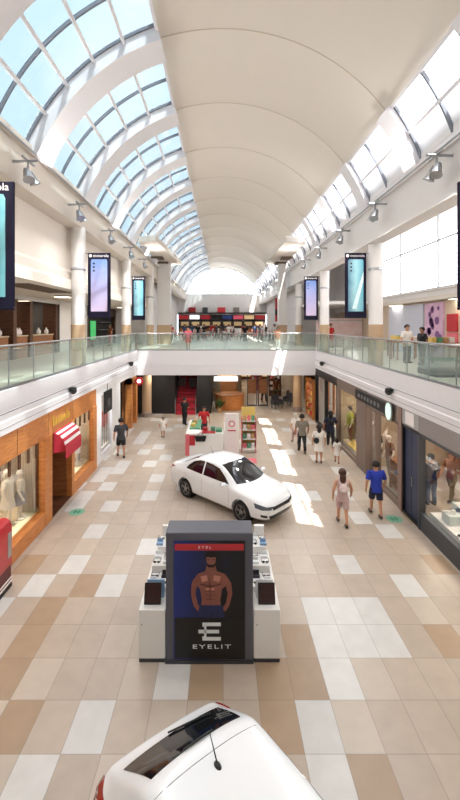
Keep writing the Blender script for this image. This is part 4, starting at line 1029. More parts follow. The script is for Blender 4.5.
# dark opening and orange portal
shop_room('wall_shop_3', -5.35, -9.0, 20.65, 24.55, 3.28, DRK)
t = thing('entrance_portal', 'orange wooden entrance portal at the far end of the left shops', 'portal', (XL, 23.7, 0))
B('jamb', [WOODO], t, (XL-.3, XL+.04, 22.95, 23.3, 0, 2.85), (XL-.3, XL+.04, 24.25, 24.6, 0, 2.85)); B('lintel', [WOODO], t, (XL-.3, XL+.04, 22.95, 24.6, 2.5, 2.85)); B('back_panel', [WOODM], t, (XL-.5, XL-.42, 22.95, 24.5, 0, 2.8))
t = thing('round_sign', 'round red and white sign projecting by the orange portal', 'sign', (-4.95, 23.6, 2.3))
q = MB(); q.lathe([(.24, -.05), (.24, .05)], 28, face_M((-4.85, 23.6, 2.62), (0, -1, 0))); q.build('disc', [REDS], t)
q = MB(); q.lathe([(.12, .05), (.12, .065)], 28, face_M((-4.85, 23.6, 2.62), (0, -1, 0))); q.build('disc_centre', [SIGNW], t)
q = MB(); q.tube([(XL, 23.6, 2.62), (-5.1, 23.6, 2.62)], .02, 6); q.build('arm', [BLACK], t)
# red vending machine at the left edge
t = thing('vending_machine', 'red rounded coin machine with pale front panel cut off by the left edge', 'vending machine', (-4.95, 8.85, 0))
q = MB(); q.prism([(-5.12, .5), (-4.76, .5), (-4.76, 1.36), (-4.80, 1.47), (-4.90, 1.53), (-5.0, 1.53), (-5.08, 1.47), (-5.12, 1.36)], 8.55, 9.15, 'y'); q.build('cabinet', [REDM], t, .02)
B('side_trim', [STEEL], t, (-4.77, -4.75, 8.95, 9.1, .7, 1.25), bevel=.005); B('front_panel', [mat('pale_print', (214, 206, 204), .5, rgb2=(150, 140, 140), scale=12)], t, (-4.93, -4.8, 8.535, 8.552, .85, 1.25))
B('base', [mat('dark_red', (88, 14, 20), .5)], t, (-5.11, -4.78, 8.57, 9.13, .06, .5)); B('skirt', [BLACK], t, (-5.12, -4.76, 8.56, 9.14, 0, .07))
for z in (.1, .18): B('white_stripe', [WHITEC], t, (-5.12, -4.768, 8.56, 9.14, z, z+.035))
q = MB(); q.lathe([(.045, 0), (.045, .02)], 16, face_M((-4.98, 8.535, .62), (0, -1, 0))); q.build('coin_knob', [STEEL], t)

# ================================================================ RIGHT SHOPS
RX = XR-.02
def storefront_right(y0, y1, label, m, headm, hz=2.72, base=.12, posts=(), basem=None):
    t = thing('storefront', label, 'storefront', (XR, (y0+y1)/2, 0))
    B('header', [headm], t, (RX, XR+.14, y0, y1, hz, 3.3), bevel=.005)
    B('plinth', [basem or m], t, (RX, XR+.14, y0, y1, 0, base))
    for p in posts: B('frame_post', [m], t, (RX-.02, XR+.14, p-.05, p+.05, 0, hz))
    B('head_rail', [m], t, (RX-.02, XR+.1, y0, y1, hz-.07, hz))
    B('glass_pane', [GL_SHOP], t, (XR+.06, XR+.07, y0+.05, y1-.05, base, hz-.05))
    return t
storefront_right(20.0, 24.55, 'far right storefront with a pale window and black frame', BLACK, BLACK, 2.95, .1, (20.05, 22.3, 24.5))
storefront_right(16.95, 20.0, 'right storefront with a yellow green mannequin and brown frame', BROWNG, BROWNG, 2.9, .14, (17.0, 19.95))
s3 = storefront_right(12.95, 15.85, 'right storefront under the black sign with warm shelves', BROWNG, TAUPE, 2.75, .16, (13.0, 14.9), BROWNG)
s4 = storefront_right(4.0, 11.7, 'near right shoe shop window with dark grey base', DARKG, mat('header_taupe', (146, 138, 136), .6), 2.78, .5, (4.05, 7.9, 11.65), DARKG)
struct(B('wall_right_pillar', [BROWNG], None, (RX-.05, XR+.3, 15.85, 16.95, 0, 3.3))); struct(B('wall_right_pier', [mat('brown_plaster', (140, 112, 100), .7)], None, (RX-.03, XR+.14, 12.75, 12.95, 0, 3.3)))
t = thing('shop_sign', 'long black shop sign with a white oval emblem at its near end', 'sign', (XR-.1, 14.8, 2.78))
B('sign_board', [BLACK], t, (XR-.14, XR-.04, 13.75, 16.9, 2.84, 3.22), bevel=.01)
q = MB()
for i in range(7): q.box(XR-.15, XR-.138, 14.3+i*.34, 14.47+i*.34, 2.96, 3.10)
q.build('pale_characters', [mat('dull_white', (120, 120, 122), .6)], t)
q = MB(); q.lathe([(1, 0), (1, .03)], 28, face_M((XR-.14, 13.45, 3.02), (-1, 0, 0)) @ Matrix.Diagonal((.27, .33, 1, 1))); q.build('oval_rim', [STEEL], t)
q = MB(); q.lathe([(1, .03), (1, .045)], 28, face_M((XR-.14, 13.45, 3.02), (-1, 0, 0)) @ Matrix.Diagonal((.22, .28, 1, 1))); q.build('oval_emblem', [mat('mint_lit', (214, 240, 232), emit=.7)], t)
# navy recess
t = thing('navy_door', 'closed navy panel door in a recess by the shoe shop', 'door', (XR+.1, 12.2, 0))
B('leaf', [NAVY], t, (XR+.05, XR+.12, 11.75, 12.25, .08, 2.7), (XR+.05, XR+.12, 12.27, 12.72, .08, 2.7), bevel=.01); B('frame', [BLACK], t, (XR-.02, XR+.14, 12.70, 12.76, 0, 2.78), (XR-.02, XR+.14, 11.70, 11.76, 0, 2.78), (XR-.02, XR+.14, 11.70, 12.76, 2.70, 2.8)); B('sill', [BLACK], t, (XR-.02, XR+.14, 11.75, 12.7, 0, .08))
B('handle', [STEEL], t, (XR+.02, XR+.05, 12.2, 12.23, 1.0, 1.3))
t = thing('wall_panel', 'small pale grille panel above the navy door', 'panel', (XR, 12.2, 2.82)); B('board', [mat('grey_header', (170, 166, 166), .6)], t, (RX, XR+.14, 11.7, 12.75, 2.8, 3.3)); B('grille', [WHITEC], t, (RX-.02, RX, 11.95, 12.5, 2.86, 3.24))
for a, b, m, nm in ((20.05, 24.5, LIL, 4), (16.95, 20.0, mat('shop_sand', (190, 168, 138), .8), 5), (3.9, 16.9, mat('shop_cream', (186, 160, 132), .8), 6)): shop_room('wall_shop_%d' % nm, XR+.16, 10.0, a, b, 3.28, m)
shop_light(7.4, 22.3, 3.26, 1.4, 1.6, 110, label='square ceiling light in the far right shop')
shop_light(7.2, 18.4, 3.26, 1.4, 1.4, 110, label='square ceiling light over the yellow green mannequin')
shop_light(7.3, 14.3, 3.26, 1.4, 1.6, 130, label='square ceiling light over the warm shelves')
shop_light(7.4, 10.3, 3.26, 1.6, 1.8, 150, label='square ceiling light over the shoe display')
shop_light(7.4, 6.2, 3.26, 1.6, 1.8, 110, label='square ceiling light in the near end of the shoe shop')
# far window contents
for i, (y, m, nm) in enumerate(((22.8, WOODO, 'orange'), (23.4, WHITEC, 'white'), (24.0, WOODO, 'orange, farthest'))):
    tag(B('decor_board', [m], None, (6.3, 6.35, y-.2, y+.2, .9, 2.9)), '%s vertical panel in the far right window' % nm, 'panel')
    tag(B('panel_base', [STEEL], None, (6.2, 6.45, y-.15, y+.15, 0, .9)), 'steel base under the %s panel' % nm, 'stand')
platform(6.0, 7.0, 20.3, 21.7, .5, 'white display block in the far right window', LIL)
person(6.15, 19.35, .3, R(90), 1.7, 'mannequin in yellow green top with brown trousers in the right window', 'stand', lime, brn, 'trousers', MAN, HAIRD, .05, name='mannequin', cat='mannequin', female=True, shoe=MAN)
person(6.65, 19.55, .3, R(80), 1.7, 'mannequin in brown top behind the yellow green one', 'stand', brn, dgry, 'trousers', MAN, None, name='mannequin', cat='mannequin', female=True, shoe=MAN)
platform(5.95, 6.9, 17.2, 19.8, .3, 'low platform under the yellow green mannequin', BEI)
# shelves with goods
def shelf_unit(x0, x1, y0, y1, h, n, label, m=WOODM, axis='x'):
    t = thing('shelf_unit', label, 'shelf', ((x0+x1)/2, (y0+y1)/2, 0))
    B('upright', [m], t, (x0, x1, y0, y0+.04, 0, h)); B('upright', [m], t, (x0, x1, y1-.04, y1, 0, h))
    for i in range(n): z = .1+i*(h-.15)/(n-1); B('shelf_board', [m], t, (x0, x1, y0+.04, y1-.04, z, z+.03))
    return [.13+i*(h-.15)/(n-1) for i in range(n)]
GOODS = [wht, brn, olive, tealn, rose, blk, C('cloth_mustard', (206, 160, 80)), redc]
def folded(x, y, z, m, label, grp):
    q = MB(); q.box(x-.16, x+.16, y-.13, y+.13, z, z+.06); q.box(x-.15, x+.15, y-.12, y+.125, z+.062, z+.12)
    o = q.build('folded_clothes', [m], None, .02); tag(o, label, 'clothes', grp); return o
cache = {}
def goods_on(zs, x, ys, label, grp):
    for z in zs[:-1]:
        for y in ys:
            i = rnd.randrange(len(GOODS)); key = i
            if key not in cache:
                cache[key] = folded(x, y, z, GOODS[i], label, grp)
            else:
                c = cache[key].copy(); COL.objects.link(c); c.location = (x, y, z)
            c = cache[key] if False else None
def goods(zs, x, ys, label, grp):
    for z in zs[:-1]:
        for y in ys: 
            i = rnd.randrange(len(GOODS))
            if i not in cache: cache[i] = folded(x, y, z, GOODS[i], label, grp).data
            else:
                o = bpy.data.objects.new('folded_clothes', cache[i]); COL.objects.link(o); o.location = (x, y, z+.001); tag(o, label, 'clothes', grp)
zs = shelf_unit(9.2, 9.7, 13.2, 16.4, 2.3, 6, 'wooden wall shelf in the shop under the black sign'); goods(zs, 9.45, [13.5+.42*i for i in range(7)], 'stack of folded clothes on the wall shelf under the black sign', 'folded clothes behind the black sign shop window')
zs = shelf_unit(6.1, 6.5, 13.2, 14.7, 1.1, 3, 'low wooden shelf just inside the window under the black sign'); goods(zs, 6.3, [13.45, 13.85, 14.25], 'stack of folded clothes on the low shelf under the black sign', 'folded clothes on the low window shelf')
person(6.35, 16.4, 0, R(90), 1.75, 'mannequin in dark clothes inside the shop under the black sign', 'stand', dgry, blk, 'trousers', MAN, None, name='mannequin', cat='mannequin', shoe=MAN)
person(6.45, 15.5, 0, R(90), 1.7, 'mannequin in brown jacket inside the shop under the black sign', 'stand', brn, olive, 'trousers', MAN, None, name='mannequin', cat='mannequin', shoe=MAN)
zs = shelf_unit(9.2, 9.7, 17.2, 19.8, 2.3, 6, 'wall shelf behind the yellow green mannequin'); goods(zs, 9.45, [17.5+.42*i for i in range(6)], 'stack of folded clothes behind the yellow green mannequin', 'folded clothes behind the mannequins')
zs = shelf_unit(9.2, 9.7, 8.5, 12.4, 2.3, 5, 'wall shelf at the back of the shoe shop', SHELFW)
# shoe display
plat = platform(5.95, 7.1, 4.3, 11.5, .55, 'long white display platform full of shoes', LIL)
def shoe(loc, rz, m, label, grp):
    t = thing('shoe', label, 'shoe', loc, rz, grp)
    q = MB(); q.prism([(-.13, -.035), (-.06, -.045), (.05, -.045), (.12, -.03), (.14, 0), (.12, .03), (.05, .045), (-.06, .045), (-.13, .035)], 0, .025, 'z'); q.build('sole', [WHITEC], t, world=False)
    q = MB(); q.sphere((.045, 0, .03), 1, 12, 8, (.09, .042, .04)); q.prism([(-.13, .02), (-.13, .11), (-.06, .12), (0, .08), (.03, .03)], -.036, .036, 'y'); q.build('upper', [m], t, .006, world=False)
    return t
shm = [(wht, 'white'), (tealn, 'slate blue'), (blk, 'black'), (olive, 'olive'), (mat('pale_green_shoe', (150, 180, 160), .6), 'pale green')]
protos = {}
blocks = [(6.25, 10.9, .25), (6.6, 10.3, .5), (6.3, 9.7, .2), (6.7, 9.2, .4), (6.25, 8.7, .3), (6.7, 11.2, .35)]
for i, (x, y, hh) in enumerate(blocks):
    tag(B('display_block', [mat('block_pale', (206, 214, 210), .4)], None, (x-.2, x+.2, y-.2, y+.2, .551, .55+hh)), 'pale display block on the shoe platform, %s' % ('by the far corner', 'tallest one', 'low and wide by the glass', 'near the middle', 'at the near edge of view', 'at the far back')[i], 'display block')
shoe_spots = [(x-.08, y, .551+hh) for x, y, hh in blocks]+[(x+.1, y+.08, .551+hh) for x, y, hh in blocks]
for i in range(14): shoe_spots.append((6.03+(i % 2)*.42, 7.2+i*.29, .551))
clear = lambda p: p[2] > .56 or all(abs(p[0]-b[0]) > .36 or abs(p[1]-b[1]) > .26 for b in blocks)
for i, p in enumerate([q for q in shoe_spots if clear(q)]):
    m, nm = shm[i % 5]
    if i % 5 not in protos: protos[i % 5] = shoe(p, 2.6, m, '%s shoe shown in the near right shop window' % nm, '%s shoes in the window' % nm)
    else: c = copy_tree(protos[i % 5]); c.location = p; c.rotation_euler.z = rnd.uniform(1.8, 3.6)

# floor stickers
for (px, py), nm in (((77, 512), 'left'), ((394, 519), 'right')):
    x, y = G(px, py); t = thing('floor_sticker', 'round green sticker on the floor near the %s shops' % nm, 'sticker', (x, y, .001))
    MB().lathe([(.24, 0), (.24, .003)], 28).build('disc', [mat('sticker_green', (120, 176, 150), .5)], t, world=False)
    q = MB(); q.box(-.12, .12, -.03, .03, .003, .005); q.box(-.09, -.03, -.1, .1, .003, .005); q.box(.03, .09, -.1, .1, .003, .005); q.build('footprint_mark', [mat('sticker_teal', (60, 140, 110), .5)], t, world=False)

# ================================================================ BELOW THE BRIDGE
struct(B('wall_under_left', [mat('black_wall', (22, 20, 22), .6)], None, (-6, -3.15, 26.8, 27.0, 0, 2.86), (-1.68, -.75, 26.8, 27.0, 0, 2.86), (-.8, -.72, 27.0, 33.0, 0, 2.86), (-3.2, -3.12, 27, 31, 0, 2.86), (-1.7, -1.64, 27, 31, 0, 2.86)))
struct(B('wall_under_far_left', [CREAM], None, (-14, -5.9, 25.0, 27.0, 0, 2.86)))
struct(B('wall_under_right', [CREAM], None, (5.95, 6.1, 30.0, 44.0, 0, 2.86), (10.4, 10.6, 24.7, 44, 0, 2.86)))
struct(B('wall_under_back', [mat('far_brown_wall', (126, 104, 88), .7)], None, (-14, 14, 44, 44.2, 0, 2.86)))
for x, y, nm, r in ((-4.85, 26.0, 'left', .3), (5.15, 27.6, 'right', .3), (1.2, 31.5, 'middle', .26)):
    t = thing('support_column', 'tan round column under the bridge, %s side' % nm if nm != 'middle' else 'tan round column between the wooden counters and the corridor', 'column', (x, y, 0))
    MB().lathe([(r, .3), (r, 2.86)], 24).build('shaft', [TAN], t, world=False); MB().lathe([(r*1.1, 0), (r*1.1, .28), (r, .32)], 24).build('base', [TAUPE], t, world=False)
# red staircase with dark posters
t = thing('staircase', 'narrow red staircase between black walls under the bridge', 'stairs', (-2.4, 26.6, 0))
for i in range(15): 
    B('step', [REDC if i % 2 == 0 else mat('dark_red_step', (150, 34, 46), .8)], t, (-3.1, -1.72, 26.5+.28*i, 26.5+.28*i+.3, 0 if i == 0 else .18*i-.02, .18*(i+1)))
for s in (-3.08, -1.74):
    q = MB(); q.tube([(s, 26.5, .9), (s, 30.4, 3.4-.62)], .03, 8); q.tube([(s, 26.5, .9), (s, 26.5, .0)], .03, 8); q.build('handrail', [STEEL], t)
for i, (x, z, nm) in enumerate(((-2.8, 1.55, 'left of the pair'), (-2.1, 1.5, 'right of the pair'), (-2.35, 2.25, 'upper one'))):
    tag(B('poster', [mat('poster_dark_%d' % i, (60, 22, 34), .5, rgb2=(20, 14, 20), scale=9)], None, (x-.25, x+.25, 28.6+.4*(i == 2), 28.64+.4*(i == 2), z, z+.62)), 'dark poster hanging over the red stairs, %s' % nm, 'poster')
t = thing('hanging_sign', 'long backlit white sign under the bridge edge', 'sign', (.3, 25.0, 2.4)); B('light_box', [SIGNW], t, (-.5, .98, 24.95, 25.1, 2.42, 2.7), bevel=.01); B('bracket', [STEEL], t, (-.3, -.27, 25.0, 25.04, 2.7, 2.86), (.75, .78, 25.0, 25.04, 2.7, 2.86))
# café with wooden counters and plants
t = thing('cafe_counter', 'curved warm wooden counter behind the promotional stand', 'counter', (.55, 28.4, 0))
q = MB()
for i in range(13):
    a = R(180+15*i); b = R(180+15*(i+1))
    if i < 12: q.prism([(.55+1.0*math.cos(a), 28.6+.9*math.sin(a)), (.55+1.0*math.cos(b), 28.6+.9*math.sin(b)), (.55+.8*math.cos(b), 28.6+.7*math.sin(b)), (.55+.8*math.cos(a), 28.6+.7*math.sin(a))], 0, 1.0, 'z')
q.build('front', [WOODO], t); q = MB(); q.lathe([(1.06, 1.0), (1.06, 1.05)], 32, Matrix.Translation((.55, 28.6, 0)) @ Matrix.Diagonal((1, .9, 1, 1))); q.build('top', [WOODM], t)
B('back_cabinet', [WOODM], t, (-.1, 1.1, 30.4, 30.8, 0, 2.4)); 
for i in range(4): B('menu_board', [MENU], t, (-.08+.3*i, .18+.3*i, 30.37, 30.4, 1.7, 2.2))
def plant(x, y, z, h, label):
    t = thing('potted_plant', label, 'plant', (x, y, z)); MB().lathe([(.12, 0), (.17, .3), (.15, .3), (.14, .26)], 16).build('pot', [CARD], t, world=False)
    q = MB(); rr = random.Random(int(x*100))
    for i in range(70):
        a = rr.uniform(0, 6.28); e = rr.uniform(.75, 1.45); L = h*rr.uniform(.5, 1); w = .035
        d = Vector((math.cos(a)*math.cos(e), math.sin(a)*math.cos(e), math.sin(e))); b = Vector((0, 0, .28)); s = Vector((-math.sin(a), math.cos(a), 0))*w
        m1 = b+d*L*.5+Vector((0, 0, .03)); q.add([b, m1-s, b+d*L, m1+s], [(0, 1, 2, 3)])
    q.build('foliage', [LEAF], t, world=False)
plant(-.15, 27.2, 0, .8, 'leafy plant left of the wooden café counter'); plant(.1, 31.6, 0, .9, 'tall plant behind the wooden café counter')
# dark door frames in the corridor
for i, (x, y) in enumerate(((2.2, 29.5), (3.0, 29.5))):
    t = thing('freestanding_display', 'dark open frame with brown poster in the corridor, %s' % ('left' if i == 0 else 'right'), 'frame', (x, y, 0))
    B('frame', [DARKG], t, (x-.36, x-.3, y-.05, y+.05, 0, 2.3), (x+.3, x+.36, y-.05, y+.05, 0, 2.3), (x-.36, x+.36, y-.05, y+.05, 2.24, 2.3)); B('poster', [WOODM], t, (x-.3, x+.3, y-.02, y+.02, .9, 1.9)); B('base', [DARKG], t, (x-.36, x+.36, y-.2, y+.2, 0, .05))
def chair(x, y, rz, label, grp):
    t = thing('lounge_chair', label, 'chair', (x, y, 0), rz, grp)
    MB().box(-.3, .3, -.3, .3, .3, .45).build('seat', [DARKG], t, .03, world=False); MB().box(-.3, .3, .22, .34, .4, .9).build('backrest', [DARKG], t, .03, world=False)
    for s in (-1, 1): MB().box(s*.3-.05, s*.3+.05, -.3, .3, .28, .62).build('armrest', [DARKG], t, .02, world=False)
    for sx in (-1, 1):
        for sy in (-1, 1): MB().box(sx*.26-.02, sx*.26+.02, sy*.26-.02, sy*.26+.02, 0, .3).build('leg', [BLACK], t, world=False)
    return t
c0 = chair(3.9, 28.6, .4, 'dark lounge chair beside the corridor column, leftmost', None)
for x, y, rz, nm in ((4.9, 29.6, -.6, 'behind the right tan column'), (5.3, 30.8, 1.2, 'deepest of the three')):
    c = copy_tree(c0); c.location = (x, y, 0); c.rotation_euler.z = rz; c['label'] = 'dark lounge chair in the corridor, %s' % nm
for o in [c0]+[o for o in COL.objects if o.name.startswith('lounge_chair')]: o['group'] = 'lounge chairs in the corridor'
for x, y, nm in ((4.4, 33.5, 'brown'), (3.1, 36.5, 'red'), (4.9, 38.5, 'dark')):
    mm = {'brown': WOODD, 'red': REDP, 'dark': DARKG}[nm]
    t = thing('display_cabinet', '%s goods cabinet standing in the ground floor corridor' % nm, 'cabinet', (x, y, 0)); B('carcass', [mm], t, (x-.5, x+.5, y-.2, y+.25, 0, .5), (x-.5, x+.5, y+.2, y+.25, .5, 2.1), (x-.5, x-.46, y-.2, y+.2, .5, 2.1), (x+.46, x+.5, y-.2, y+.2, .5, 2.1))
    for z in (.95, 1.4, 1.85): B('shelf', [mm], t, (x-.46, x+.46, y-.2, y+.2, z, z+.03))
    for z in (.5, .98, 1.43):
        for q_ in range(3):
            cn, cm_ = (('tan', CARD), ('white', WHITEC), ('pink', PINK))[(q_+int(z*2)) % 3]
            tag(B('goods_box', [cm_], None, (x-.4+.28*q_, x-.2+.28*q_, y-.15, y+.1, z+.001, z+.25)), '%s box in the %s corridor cabinet' % (cn, nm), 'box', '%s boxes in the %s corridor cabinet' % (cn, nm))
# lit shop fronts along the far corridor and behind the right side
rr = random.Random(3)
for i, (x0, m) in enumerate(((-.6, 'warm'), (2.0, 'white'), (4.2, 'orange'), (6.6, 'cream'))):
    t = thing('storefront', '%s lit distant storefront at the back of the ground floor' % m, 'storefront', (x0+1, 43.8, 0))
    B('frame', [WOODD], t, (x0, x0+.1, 43.6, 43.95, 0, 2.7), (x0+1.9, x0+2.0, 43.6, 43.95, 0, 2.7), (x0, x0+2, 43.6, 43.95, 2.3, 2.7)); B('window', [MENU], t, (x0+.1, x0+1.9, 43.85, 43.95, .3, 2.3)); B('plinth', [WOODD], t, (x0+.1, x0+1.9, 43.7, 43.95, 0, .3))
zs = shelf_unit(5.6, 5.9, 25.0, 27.0, 2.4, 6, 'warm yellow wooden display shelf at the near end of the corridor', WOODO)
for z in zs[:-1]:
    for j in range(5):
        nm, m = [('yellow', YEL), ('tan', CARD), ('red', REDP)][rr.randrange(3)]
        tag(B('product_box', [m], None, (5.65, 5.85, 25.1+.36*j, 25.34+.36*j, z+.001, z+.22)), '%s box on the warm display shelf under the bridge' % nm, 'box', '%s boxes on the corridor shelf' % nm)
t = thing('storefront', 'brown storefront on the left side of the corridor with shelves', 'storefront', (1.7, 34, 0)); B('wall_panel', [WOODM], t, (1.0, 1.6, 33, 40, 0, 2.8)); B('window', [MENU], t, (1.6, 1.62, 33.5, 39.5, .6, 2.2))
for i, (x, y) in enumerate(((-4.2, 25.6), (-1.4, 25.7), (1.6, 26.5), (4.4, 26.2), (0.2, 29.6), (3.4, 33), (3.4, 38), (7.5, 30), (3.4, 42))):
    shop_light(x, y, 2.85, .7, .7, 55, label='square ceiling light under the bridge, %s' % ('above the left column', 'before the red stairs', 'at the corridor mouth', 'by the right column', 'over the wooden counter', 'first down the corridor', 'second down the corridor', 'in the right side hall', 'at the corridor end')[i])

# ================================================================ UPPER GALLERIES
# left: dark shop and white wall
struct(B('wall_left_shops', [WHITE], None, (-9.7, -9.5, 23.6, 28.4, ZF, 7.3), (-9.7, -9.5, Y0, 8.0, ZF, 7.3), (-9.62, -9.5, 8.0, 23.6, 7.1, 7.3)))
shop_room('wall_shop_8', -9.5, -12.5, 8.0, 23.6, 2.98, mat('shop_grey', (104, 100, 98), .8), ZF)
for i, y in enumerate((12.0, 15.2, 18.6, 20.2, 23.3)):
    tag(B('divider_panel', [WOODD], None, (-10.3, -9.55, y-.15, y+.15, ZF, 7.08)), 'tall dark brown divider in the dark upper shop, %s' % ('first off frame', 'second', 'at the left edge of view', 'in the middle of the shop', 'beside the white wall')[i], 'divider')
for i, (y0, y1) in enumerate(((15.6, 18.2), (18.9, 20.0), (20.5, 23.0))):
    t = thing('shop_counter', 'brown counter with pale top in the dark upper shop, %s' % ('nearest', 'middle', 'farthest')[i], 'counter', (-9.9, (y0+y1)/2, ZF)); B('body', [WOODM], t, (-10.2, -9.65, y0, y1, ZF, ZF+1.05)); B('top', [mat('pale_top', (206, 190, 160), .5)], t, (-10.25, -9.6, y0, y1, ZF+1.05, ZF+1.1))
    for j in range(3):
        y = y0+.3+j*(y1-y0-.6)/2; q = MB(); q.lathe([(.06, 0), (.12, .08), (.11, .2), (.04, .3), (.03, .36)], 14, Matrix.Translation((-9.9, y, ZF+1.1)))
        tag(q.build('white_jar', [WHITEC]), 'rounded white jar on the %s counter of the dark upper shop' % ('nearest', 'middle', 'farthest')[i], 'jar', 'jars on the %s upper counter' % ('nearest', 'middle', 'farthest')[i])
    q = MB(); q.box(-12.38, -12.3, y0, y1, ZF+1.2, ZF+2.2); tag(q.build('wall_picture', [mat('muted_picture', (150, 146, 142), .6, rgb2=(90, 80, 76))]), 'grey picture on the back wall of the dark upper shop, %s' % ('nearest', 'middle', 'farthest')[i], 'picture')
t = thing('storefront', 'upper left storefront with green lit poster beyond the columns', 'storefront', (-9.5, 31, ZF))
B('frame', [WOODD], t, (-9.7, -9.5, 28.4, 28.7, ZF, 7.3), (-9.7, -9.5, 35.7, 36, ZF, 7.3), (-9.7, -9.5, 28.4, 36, 6.6, 7.3)); B('back_wall', [DRK], t, (-9.9, -9.8, 28.4, 36, ZF, 7.3)); B('green_poster', [mat('green_lit', (70, 190, 110), emit=.5)], t, (-9.5, -9.45, 29.0, 30.2, ZF+.5, ZF+1.9))
for i in range(3): B('shelf_board', [STEEL], t, (-9.8, -9.5, 31.5, 35.5, ZF+.6+.6*i, ZF+.64+.6*i))
for i, (y, nm) in enumerate(((8.5, 'nearest'), (12.8, 'second'), (19.5, 'third'), (24.5, 'fourth'), (31, 'farthest'))):
    shop_light(-7.7, y, 7.29, .6, .6, 45, label='square ceiling light over the left gallery, %s' % nm)
    shop_light(-11.0, y if y < 24 else 22.5 if y < 30 else 16, 7.27, .5, .5, 18, label='square ceiling light inside the dark upper shop, %s' % nm)
# right: hoarding, posters, furniture
struct(B('wall_right_shops', [mat('tan_wall', (206, 186, 164), .8)], None, (10.5, 10.7, Y0, 36, ZF, 7.1)))
tag(B('shop_hoarding', [mat('hoarding_lilac', (196, 198, 210), .6)], None, (10.42, 10.499, 20.9, 25.2, ZF, 7.0)), 'pale lilac grey hoarding on the right gallery behind two people', 'hoarding')
t = thing('wall_poster', 'purple and pink floral poster on the right gallery wall', 'poster', (10.45, 19.8, ZF)); B('board', [mat('floral_print', (170, 120, 160), .5, rgb2=(232, 200, 216), scale=2.2)], t, (10.42, 10.5, 19.0, 20.7, ZF+.1, 7.0))
q = MB()
for i in range(16):
    a = rr.uniform(19.2, 20.5); b = rr.uniform(ZF+.4, 6.8); r = rr.uniform(.1, .22); q.lathe([(r, 0), (r, .012)], 12, face_M((10.42, a, b), (-1, 0, 0)))
q.build('flower_shapes', [mat('print_violet', (120, 70, 130), .5)], t)
t = thing('wall_sign', 'red sign board on the tan upper wall at the right edge', 'sign', (10.4, 18.3, 5.0)); B('board', [REDP], t, (10.42, 10.5, 17.9, 18.7, 5.6, 6.4)); B('lower_board', [PINK], t, (10.42, 10.5, 17.9, 18.7, 4.9, 5.55))
t = thing('display_counter', 'green glass display counter at the right edge of the gallery', 'counter', (7.3, 12.9, ZF)); B('base', [DARKG], t, (6.55, 8.9, 12.3, 13.5, ZF, ZF+.18)); B('glass_case', [GL_CASE], t, (6.57, 8.88, 12.32, 12.34, ZF+.18, ZF+.95), (6.57, 6.59, 12.32, 13.48, ZF+.18, ZF+.95), (6.57, 8.88, 13.46, 13.48, ZF+.18, ZF+.95)); B('shelf', [GREEN], t, (6.6, 8.86, 12.36, 13.44, ZF+.5, ZF+.52)); B('top', [STEEL], t, (6.55, 8.9, 12.3, 13.5, ZF+.95, ZF+.98))
for i, (x, y) in enumerate(((8.5, 18.6), (9.4, 17.3), (9.0, 20.2))):
    t = thing('market_table', 'small table with yellowish goods on the right gallery, %s' % ('largest', 'nearest', 'farthest')[i], 'table', (x, y, ZF)); B('tabletop', [WOODM], t, (x-.6, x+.6, y-.4, y+.4, ZF+.8, ZF+.85))
    for sx in (-1, 1):
        for sy in (-1, 1): B('leg', [WOODM], t, (x+sx*.55-.03, x+sx*.55+.03, y+sy*.35-.03, y+sy*.35+.03, ZF, ZF+.8))
    for j in range(4):
        nm, m = [('yellow', YEL), ('green', GREEN), ('tan', CARD), ('white', WHITEC)][j]
        tag(B('goods_box', [m], None, (x-.5+.26*j, x-.3+.26*j, y-.2, y+.15, ZF+.85, ZF+1.08)), '%s box on the %s gallery table' % (nm, ('largest', 'nearest', 'farthest')[i]), 'box')
t = thing('merchandise_wall', 'pinkish patterned merchandise wall beyond the right banner', 'display', (8.5, 30, ZF)); B('board', [mat('pinkish_print', (206, 160, 160), .6, rgb2=(236, 226, 222), scale=3)], t, (7.0, 10.4, 29.9, 30.0, ZF, 6.4)); B('rail', [STEEL], t, (7.0, 10.4, 29.8, 29.9, 6.2, 6.25))
for i, (y, nm) in enumerate(((10.5, 'nearest'), (17.5, 'middle'), (24, 'farthest'))): shop_light(10.33, y, 7.09, .3, 1.2, 24, label='slim ceiling light over the right gallery shops, %s' % nm)

# ================================================================ FOOD COURT AT THE FAR END
cols = [('red', REDS), ('white', SIGNW), ('red and low', REDS), ('dark', BLACK), ('blue', mat('sign_blue', (40, 60, 120), emit=.4)), ('pink', mat('sign_pink', (220, 90, 110), emit=.5)), ('cream', MENU), ('crimson', REDS)]
for i, (nm, m) in enumerate(cols):
    x0 = -6.7+i*1.68
    t = thing('food_stall', 'distant food stall with a %s sign, number counted from the left in the row' % nm, 'food stall', (x0+.84, Y1+.8, ZF), 0)
    t['label'] = 'distant food stall with a %s sign, %s in the far row' % (nm, ('leftmost', 'second', 'third', 'fourth', 'fifth', 'sixth', 'seventh', 'rightmost')[i])
    B('counter', [SHELFW if i % 2 else WOODM], t, (x0, x0+1.6, Y1-.1, Y1+.4, ZF, ZF+1.1)); B('sign_box', [m], t, (x0+.05, x0+1.55, Y1-.1, Y1+.1, ZF+2.5, ZF+3.1)); B('menu_board', [MENU], t, (x0+.2, x0+1.4, Y1+2.0, Y1+2.1, ZF+1.5, ZF+2.2))
    B('side_wall', [BLACK], t, (x0-.06, x0+.0, Y1, Y1+2.1, ZF, ZF+3.2)); B('soffit', [BLACK], t, (x0, x0+1.6, Y1-.05, Y1+.1, ZF+2.1, ZF+2.45))
def simple_table(x, y, label):
    t = thing('cafe_table', label, 'table', (x, y, ZF), 0, 'food court tables')
    MB().lathe([(.45, .72), (.45, .76)], 20).build('tabletop', [SHELFW], t, world=False); MB().lathe([(.25, 0), (.25, .03), (.04, .05), (.04, .72)], 16).build('pedestal', [DARKG], t, world=False); return t
